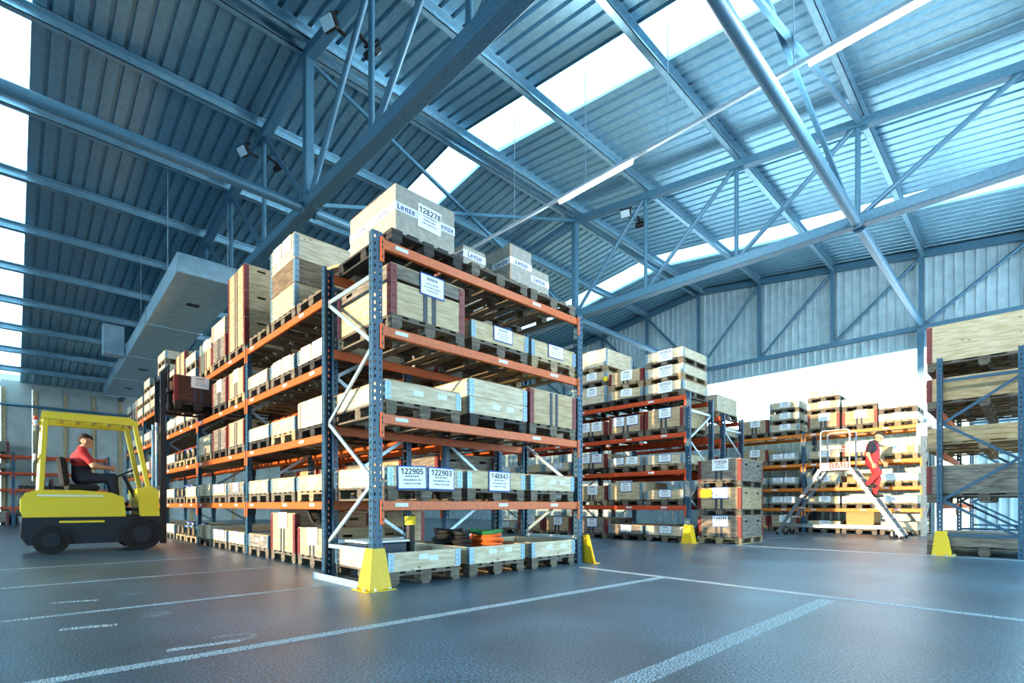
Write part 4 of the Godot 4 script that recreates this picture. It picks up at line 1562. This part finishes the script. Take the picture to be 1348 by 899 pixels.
func person(pos: Vector3, turn: float, j: Dictionary, label: String, bib: bool) -> void:
	# j holds joints in the person's own axes: facing +z, right hand toward -x
	var t = thing("person", label, "person", pos, turn)
	var up = (j.head - j.neck).normalized()
	var fwd = j.face.normalized()
	fwd = (fwd - up * fwd.dot(up)).normalized()
	var rt = up.cross(fwd)
	var core = [[j.pelvis + Vector3(0.06, 0, 0), j.pelvis - Vector3(0.06, 0, 0), 0.105, 0.105], [j.pelvis, j.chest, 0.115, 0.125], [j.chest + Vector3(0.07, 0, 0), j.chest - Vector3(0.07, 0, 0), 0.105, 0.105], [j.chest, j.neck, 0.10, 0.06], [j.sl, j.chest, 0.055, 0.10], [j.sr, j.chest, 0.055, 0.10]]
	var legs = []
	for s in ["l", "r"]:
		legs.append([j["h" + s], j["k" + s], 0.085, 0.058])
		legs.append([j["k" + s], j["a" + s], 0.057, 0.04])
	var upper = [[j.sl, j.el, 0.052, 0.042], [j.sr, j.er, 0.052, 0.042]]
	var lower = [[j.el, j.wl, 0.041, 0.027], [j.er, j.wr, 0.041, 0.027]]
	var feet = []
	for s in ["l", "r"]:
		var toe = j["t" + s]
		feet.append([j["a" + s] + Vector3(0, -0.035, -0.03), toe, 0.042, 0.034])
		feet.append([j["a" + s], j["a" + s] + Vector3(0, -0.04, 0), 0.04, 0.042])
	var hd: Vector3 = j.head
	var head = [[hd + up * 0.035 - fwd * 0.02, hd + up * 0.03 + fwd * 0.015, 0.088, 0.084], [hd, hd - up * 0.055 + fwd * 0.045, 0.078, 0.05], [hd - up * 0.075 + fwd * 0.062, hd - up * 0.08 + fwd * 0.06, 0.034, 0.03], [hd + fwd * 0.094, hd - up * 0.03 + fwd * 0.112, 0.009, 0.014], [j.neck, hd - up * 0.04, 0.052, 0.05],
		[hd + up * 0.022 + fwd * 0.088 + rt * 0.028, hd + up * 0.022 + fwd * 0.088 - rt * 0.028, 0.012, 0.012], [hd - up * 0.058 + fwd * 0.092 + rt * 0.02, hd - up * 0.058 + fwd * 0.092 - rt * 0.02, 0.010, 0.010]]
	for s in [-1.0, 1.0]:
		head.append([hd + rt * 0.086 * s + up * 0.012, hd + rt * 0.09 * s - up * 0.025, 0.014, 0.011])
	var hands = []
	for s in ["l", "r"]:
		var sg = 1.0 if s == "l" else -1.0
		hands.append(blob(hand_bones(j["w" + s], j["w" + s] - j["e" + s] + j.get("aim", Vector3.ZERO), Vector3(sg, 0.1, 0.2), sg * -1.0 if false else sg, j.curl), 0.005, 0.008))
	var body = merged([blob(core + legs + upper + lower, 0.016, 0.05), blob(head, 0.006, 0.02)] + hands)
	part(t, "body", body, M.skin)
	for s in [-1.0, 1.0]:
		var e = part(t, "eye", cyl(0.009, 0.004, 8), M.hair, hd + fwd * 0.094 + rt * 0.03 * s + up * 0.004)
		e.basis = along(Vector3.ZERO, fwd).basis
	part(t, "hair", merged([blob([[hd + up * 0.06 - fwd * 0.03, hd + up * 0.062 + fwd * 0.02, 0.086, 0.072], [hd + up * 0.02 - fwd * 0.05, hd - up * 0.03 - fwd * 0.045, 0.068, 0.05]], 0.007, 0.02)]), M.hair)
	part(t, "shirt", merged([blob(fat(core.slice(2), 0.014) + [[j.pelvis.lerp(j.chest, 0.3), j.chest, 0.13, 0.135], [j.sl, j.sl.lerp(j.el, 0.72), 0.07, 0.062], [j.sr, j.sr.lerp(j.er, 0.72), 0.07, 0.062]], 0.016, 0.04)]), M.navy_cloth if bib else M.red_cloth)
	var low = fat(core.slice(0, 1), 0.02) + fat(legs, 0.018) + [[j.pelvis, j.pelvis.lerp(j.chest, 0.5), 0.14, 0.138]]
	if bib:
		var f2 = (j.face * Vector3(1, 0, 1)).normalized()
		low.append([j.pelvis.lerp(j.chest, 0.4) + f2 * 0.05 + Vector3(0.05, 0, 0), j.chest + f2 * 0.068 + Vector3(0.04, 0.02, 0), 0.09, 0.078])
		low.append([j.pelvis.lerp(j.chest, 0.4) + f2 * 0.05 - Vector3(0.05, 0, 0), j.chest + f2 * 0.068 + Vector3(-0.04, 0.02, 0), 0.09, 0.078])
	part(t, "dungarees" if bib else "trousers", merged([blob(low, 0.016, 0.045)]), M.red_cloth if bib else M.navy_cloth)
	if bib:
		for s in [-1.0, 1.0]:
			var a = j.chest + Vector3(0.07 * s, 0.06, 0.13)
			part(t, "strap", sweep([a, j.chest + Vector3(0.085 * s, 0.17, 0.07), j.chest + Vector3(0.08 * s, 0.19, 0.0), j.chest + Vector3(0.06 * s, 0.12, -0.11), j.pelvis + Vector3(0.03 * s, 0.16, -0.15)], 0.015, 6), M.red_cloth)
		part(t, "chest_badge", box(0.07, 0.045, 0.004), M.paper, j.chest + Vector3(-0.03, 0.03, 0.155), Vector3(0, -0.2, 0))
	for q in [0, 2]:
		part(t, "shoe", merged([blob(fat(feet.slice(q, q + 2), 0.008), 0.012, 0.02)]), M.black)


func fork_truck() -> void:
	var P = Vector3(1.0, 0, -11.95)
	var t = thing("fork_truck", "yellow and black fork truck lifting a dark crate beside the long rack", "fork truck", P)
	part(t, "hood", prism([Vector2(-0.88, 0.62), Vector2(-0.92, 0.72), Vector2(-0.92, 0.92), Vector2(-0.86, 1.02), Vector2(-0.74, 1.07), Vector2(-0.2, 1.08), Vector2(0.25, 1.04), Vector2(0.42, 0.96), Vector2(0.45, 0.62)], 1.06), M.truck_yellow)
	part(t, "hood_trim", box(0.85, 0.025, 1.075), M.tape_white, Vector3(-0.30, 0.98, 0))
	part(t, "chassis", prism([Vector2(-0.84, 0.16), Vector2(-0.92, 0.30), Vector2(-0.90, 0.615), Vector2(0.98, 0.615), Vector2(1.0, 0.40), Vector2(0.9, 0.16)], 1.02), M.truck_dark)
	part(t, "side_stripe", box(0.6, 0.035, 1.03), M.truck_yellow, Vector3(-0.15, 0.54, 0))
	part(t, "front_cowl", prism([Vector2(0.66, 0.62), Vector2(0.62, 1.12), Vector2(0.82, 1.18), Vector2(0.94, 1.1), Vector2(0.96, 0.62)], 1.0), M.truck_yellow)
	part(t, "floor_plate", box(0.24, 0.02, 1.0), M.rubber, Vector3(0.55, 0.63, 0))
	# wheels
	for w in [[0.68, 0.30], [-0.55, 0.24]]:
		for s in [-1, 1]:
			var wh = part(t, "wheel", cyl(w[1], 0.2, 28), M.rubber, Vector3(w[0], w[1], s * 0.46), Vector3(PI / 2, 0, 0))
			part(wh, "hub", cyl(w[1] * 0.5, 0.02, 18), M.truck_dark, Vector3(0, s * 0.105, 0))
	# overhead guard
	var rf = part(t, "guard_roof", prism([Vector2(-0.68, 2.26), Vector2(-0.66, 2.38), Vector2(0.50, 2.40), Vector2(0.66, 2.30), Vector2(0.62, 2.26)], 0.10), M.truck_yellow, Vector3(0, 0, 0.47))
	part(t, "guard_roof", rf.mesh, M.truck_yellow, Vector3(0, 0, -0.47))
	for k in 6:
		part(t, "guard_bar", cham(0.06, 0.04, 0.86, 0.008), M.truck_yellow, Vector3(-0.6 + k * 0.22, 2.33, 0))
	for s in [-1, 1]:
		bar(t, "guard_pillar", M.truck_yellow, Vector3(-0.68, 1.02, 0.46 * s), Vector3(-0.62, 2.3, 0.46 * s), 0.07, 0.08, Vector3.UP, 0.012)
		bar(t, "guard_pillar", M.truck_yellow, Vector3(0.80, 1.10, 0.46 * s), Vector3(0.58, 2.3, 0.46 * s), 0.07, 0.08, Vector3.UP, 0.012)
		part(t, "rear_lamp", cham(0.05, 0.09, 0.16, 0.01), M.tape_white, Vector3(-0.74, 2.18, 0.42 * s))
		part(t, "rear_reflector", cham(0.05, 0.05, 0.16, 0.01), M.light_red, Vector3(-0.74, 2.27, 0.42 * s))
		part(t, "rear_plate", cham(0.03, 0.10, 0.22, 0.008), M.tape_white, Vector3(-0.75, 1.62, 0.40 * s))
	# seat and wheel
	var seat = part(t, "seat", cham(0.46, 0.12, 0.5, 0.04), M.rubber, Vector3(-0.12, 1.13, 0))
	part(seat, "backrest", cham(0.12, 0.5, 0.46, 0.04), M.rubber, Vector3(-0.26, 0.28, 0), Vector3(0, 0, 0.12))
	rod(t, "steering_column", M.truck_dark, Vector3(0.66, 0.95, 0), Vector3(0.48, 1.38, 0), 0.03)
	var ring = []
	for k in 21:
		var a = TAU * k / 20.0
		ring.append(Vector3(cos(a) * 0.17, 0, sin(a) * 0.17))
	part(t, "steering_wheel", sweep(ring, 0.014, 8), M.rubber, Vector3(0.47, 1.40, 0), Vector3(0, 0, 0.5))
	# mast
	for s in [-1, 1]:
		bar(t, "mast_rail", M.truck_dark, Vector3(1.04, 0.10, 0.36 * s), Vector3(1.04, 2.2, 0.36 * s), 0.07, 0.10, Vector3.RIGHT)
		bar(t, "inner_mast_rail", M.truck_dark, Vector3(1.05, 1.3, 0.27 * s), Vector3(1.05, 3.35, 0.27 * s), 0.06, 0.08, Vector3.RIGHT)
		rod(t, "lift_cylinder", M.galv, Vector3(0.97, 0.2, 0.18 * s), Vector3(0.97, 2.4, 0.18 * s), 0.03)
		rod(t, "tilt_cylinder", M.truck_dark, Vector3(0.55, 0.75, 0.42 * s), Vector3(1.0, 0.72, 0.38 * s), 0.035)
		rod(t, "lift_chain", M.black, Vector3(1.11, 2.7, 0.10 * s), Vector3(1.11, 3.2, 0.10 * s), 0.015, 6)
		part(t, "fork", prism([Vector2(1.14, 2.64), Vector2(1.14, 3.06), Vector2(1.18, 3.06), Vector2(1.19, 2.68), Vector2(2.0, 2.665), Vector2(2.0, 2.65), Vector2(1.18, 2.635)], 0.11), M.black, Vector3(0, 0, 0.22 * s))
	for y in [0.3, 1.25, 2.12]:
		part(t, "mast_crossbar", box(0.06, 0.10, 0.66), M.truck_dark, Vector3(1.0, y, 0))
	part(t, "mast_crossbar", box(0.05, 0.08, 0.52), M.truck_dark, Vector3(1.05, 3.30, 0))
	for y in [2.72, 3.02]:
		part(t, "fork_carriage", box(0.04, 0.09, 0.86), M.truck_dark, Vector3(1.115, y, 0))
	for k in 5:
		part(t, "load_guard_bar", box(0.03, 0.5, 0.03), M.truck_dark, Vector3(1.12, 3.24, -0.4 + k * 0.2))
	part(t, "load_guard_bar", box(0.03, 0.03, 0.86), M.truck_dark, Vector3(1.12, 3.49, 0))
	# the load
	var lp = Vector3(P.x + 1.605, 2.682, -11.95)
	pallet(lp, 0.0, 0.80, 0.90, M.pallet_dark, "dark pallet raised on the forks of the truck", 0)
	corner_crate(lp + Vector3(0, 0.146, 0), 0.0, 0.80, 0.90, 0.5, "wood_brown", "dark brown maroon-cornered crate raised on the forks of the truck", {"signs": "w"})
	# driver
	person(P + Vector3(-0.1, 1.2, 0), PI / 2, {
		"pelvis": Vector3(0, 0.12, -0.02), "chest": Vector3(0, 0.45, -0.04), "neck": Vector3(0, 0.62, -0.02), "head": Vector3(0, 0.76, 0.03), "face": Vector3(0, -0.1, 1),
		"sl": Vector3(0.19, 0.57, -0.03), "sr": Vector3(-0.19, 0.57, -0.03), "el": Vector3(0.24, 0.33, 0.12), "er": Vector3(-0.24, 0.33, 0.12), "wl": Vector3(0.13, 0.30, 0.36), "wr": Vector3(-0.13, 0.30, 0.36),
		"hl": Vector3(0.09, 0.10, 0.0), "hr": Vector3(-0.09, 0.10, 0.0), "kl": Vector3(0.13, 0.12, 0.40), "kr": Vector3(-0.13, 0.12, 0.40), "al": Vector3(0.13, -0.30, 0.46), "ar": Vector3(-0.13, -0.30, 0.46), "tl": Vector3(0.13, -0.36, 0.6), "tr": Vector3(-0.13, -0.36, 0.6), "curl": 1.3},
		"person in a red shirt driving the fork truck, hands on the wheel", false)


func steps_and_person() -> void:
	var x0 = 15.36
	var x1 = 16.02
	var t = thing("mobile_steps", "silver mobile platform steps with guard rail in front of the wall rack", "steps", Vector3((x0 + x1) / 2, 0, -3.65))
	var hw = (x1 - x0) / 2
	var ph = 1.76
	var ends = [[-0.34, -1.40], [0.34, 1.40]]
	for e in ends:
		for s in [-1, 1]:
			bar(t, "stringer", M.alu, Vector3(hw * s, 0.06, e[1]), Vector3(hw * s, ph, e[0]), 0.03, 0.085, Vector3(0, 0.6, -0.8 * sign(e[1])))
			part(t, "rubber_foot", cyl(0.035, 0.07, 12), M.rubber, Vector3(hw * s, 0.035, e[1] * 1.003))
			var c = part(t, "castor", cyl(0.065, 0.04, 16), M.rubber, Vector3((hw - 0.06) * s, 0.065, e[1] * 0.86), Vector3(0, 0, PI / 2))
			part(c, "castor_fork", box(0.10, 0.06, 0.03), M.alu, Vector3(0.05, 0.0, 0))
		for k in range(1, 7):
			var f = k / 7.0
			var tread = part(t, "tread", box(hw * 2 - 0.03, 0.03, 0.16), M.alu, Vector3(0, ph * (1.0 - f) - 0.005, lerpf(e[0], e[1], f)))
			tread.set_meta("label", "ribbed tread")
	part(t, "platform", box(hw * 2, 0.05, 0.70), M.alu, Vector3(0, ph, 0))
	var kick = part(t, "toe_board", box(0.02, 0.16, 0.70), M.alu, Vector3(-hw, ph + 0.09, 0))
	letters(kick, "BMU", 0.155, M.ink_red, Vector3(-0.012, 0.0, 0.1), Vector3(0, -PI / 2, 0))
	for y in [0.30, 0.22]:
		var s = -1 if y == 0.30 else 1
		bar(t, "base_rail", M.alu, Vector3(hw * s, 0.26, -1.22), Vector3(hw * s, 0.26, 1.22), 0.03, 0.07)
	for s in [-1, 1]:
		var z = 0.33
		var top = ph + 1.02
		var pts = [Vector3(hw * s, ph, -z)]
		for k in 5:
			var a = PI / 2 * k / 4.0
			pts.append(Vector3(hw * s, top - 0.08 + 0.08 * sin(a), -z + 0.08 - 0.08 * cos(a)))
		for k in 5:
			var a = PI / 2 * (1.0 - k / 4.0)
			pts.append(Vector3(hw * s, top - 0.08 + 0.08 * sin(a), z - 0.08 + 0.08 * cos(a)))
		pts.append(Vector3(hw * s, ph, z))
		part(t, "guard_rail", sweep(pts, 0.02, 10), M.alu)
		rod(t, "knee_rail", M.alu, Vector3(hw * s, ph + 0.52, -z), Vector3(hw * s, ph + 0.52, z), 0.016)
	# the person coming down
	var f3 = 3.0 / 7.0
	var y3 = ph * (1.0 - f3) + 0.012
	var z3 = -3.65 + lerpf(0.34, 1.40, f3)
	person(Vector3(15.69, y3, z3), 0.0, {
		"pelvis": Vector3(0, 0.90, -0.05), "chest": Vector3(0, 1.22, -0.03), "neck": Vector3(0, 1.40, 0.02), "head": Vector3(0, 1.525, 0.09), "face": Vector3(-0.1, -0.75, 1),
		"sl": Vector3(0.19, 1.35, -0.02), "sr": Vector3(-0.19, 1.35, -0.02), "el": Vector3(0.25, 1.10, -0.02), "er": Vector3(-0.24, 1.09, -0.09), "wl": Vector3(0.26, 0.90, 0.14), "wr": Vector3(-0.22, 0.86, 0.0),
		"hl": Vector3(0.09, 0.88, -0.05), "hr": Vector3(-0.09, 0.88, -0.05), "kl": Vector3(0.10, 0.47, 0.05), "kr": Vector3(-0.11, 0.62, 0.10), "al": Vector3(0.10, 0.09, -0.01), "ar": Vector3(-0.11, 0.34, -0.12), "tl": Vector3(0.10, 0.045, 0.14), "tr": Vector3(-0.12, 0.295, 0.03), "curl": 0.7},
		"person in red dungarees and dark shirt stepping down the mobile steps", true)
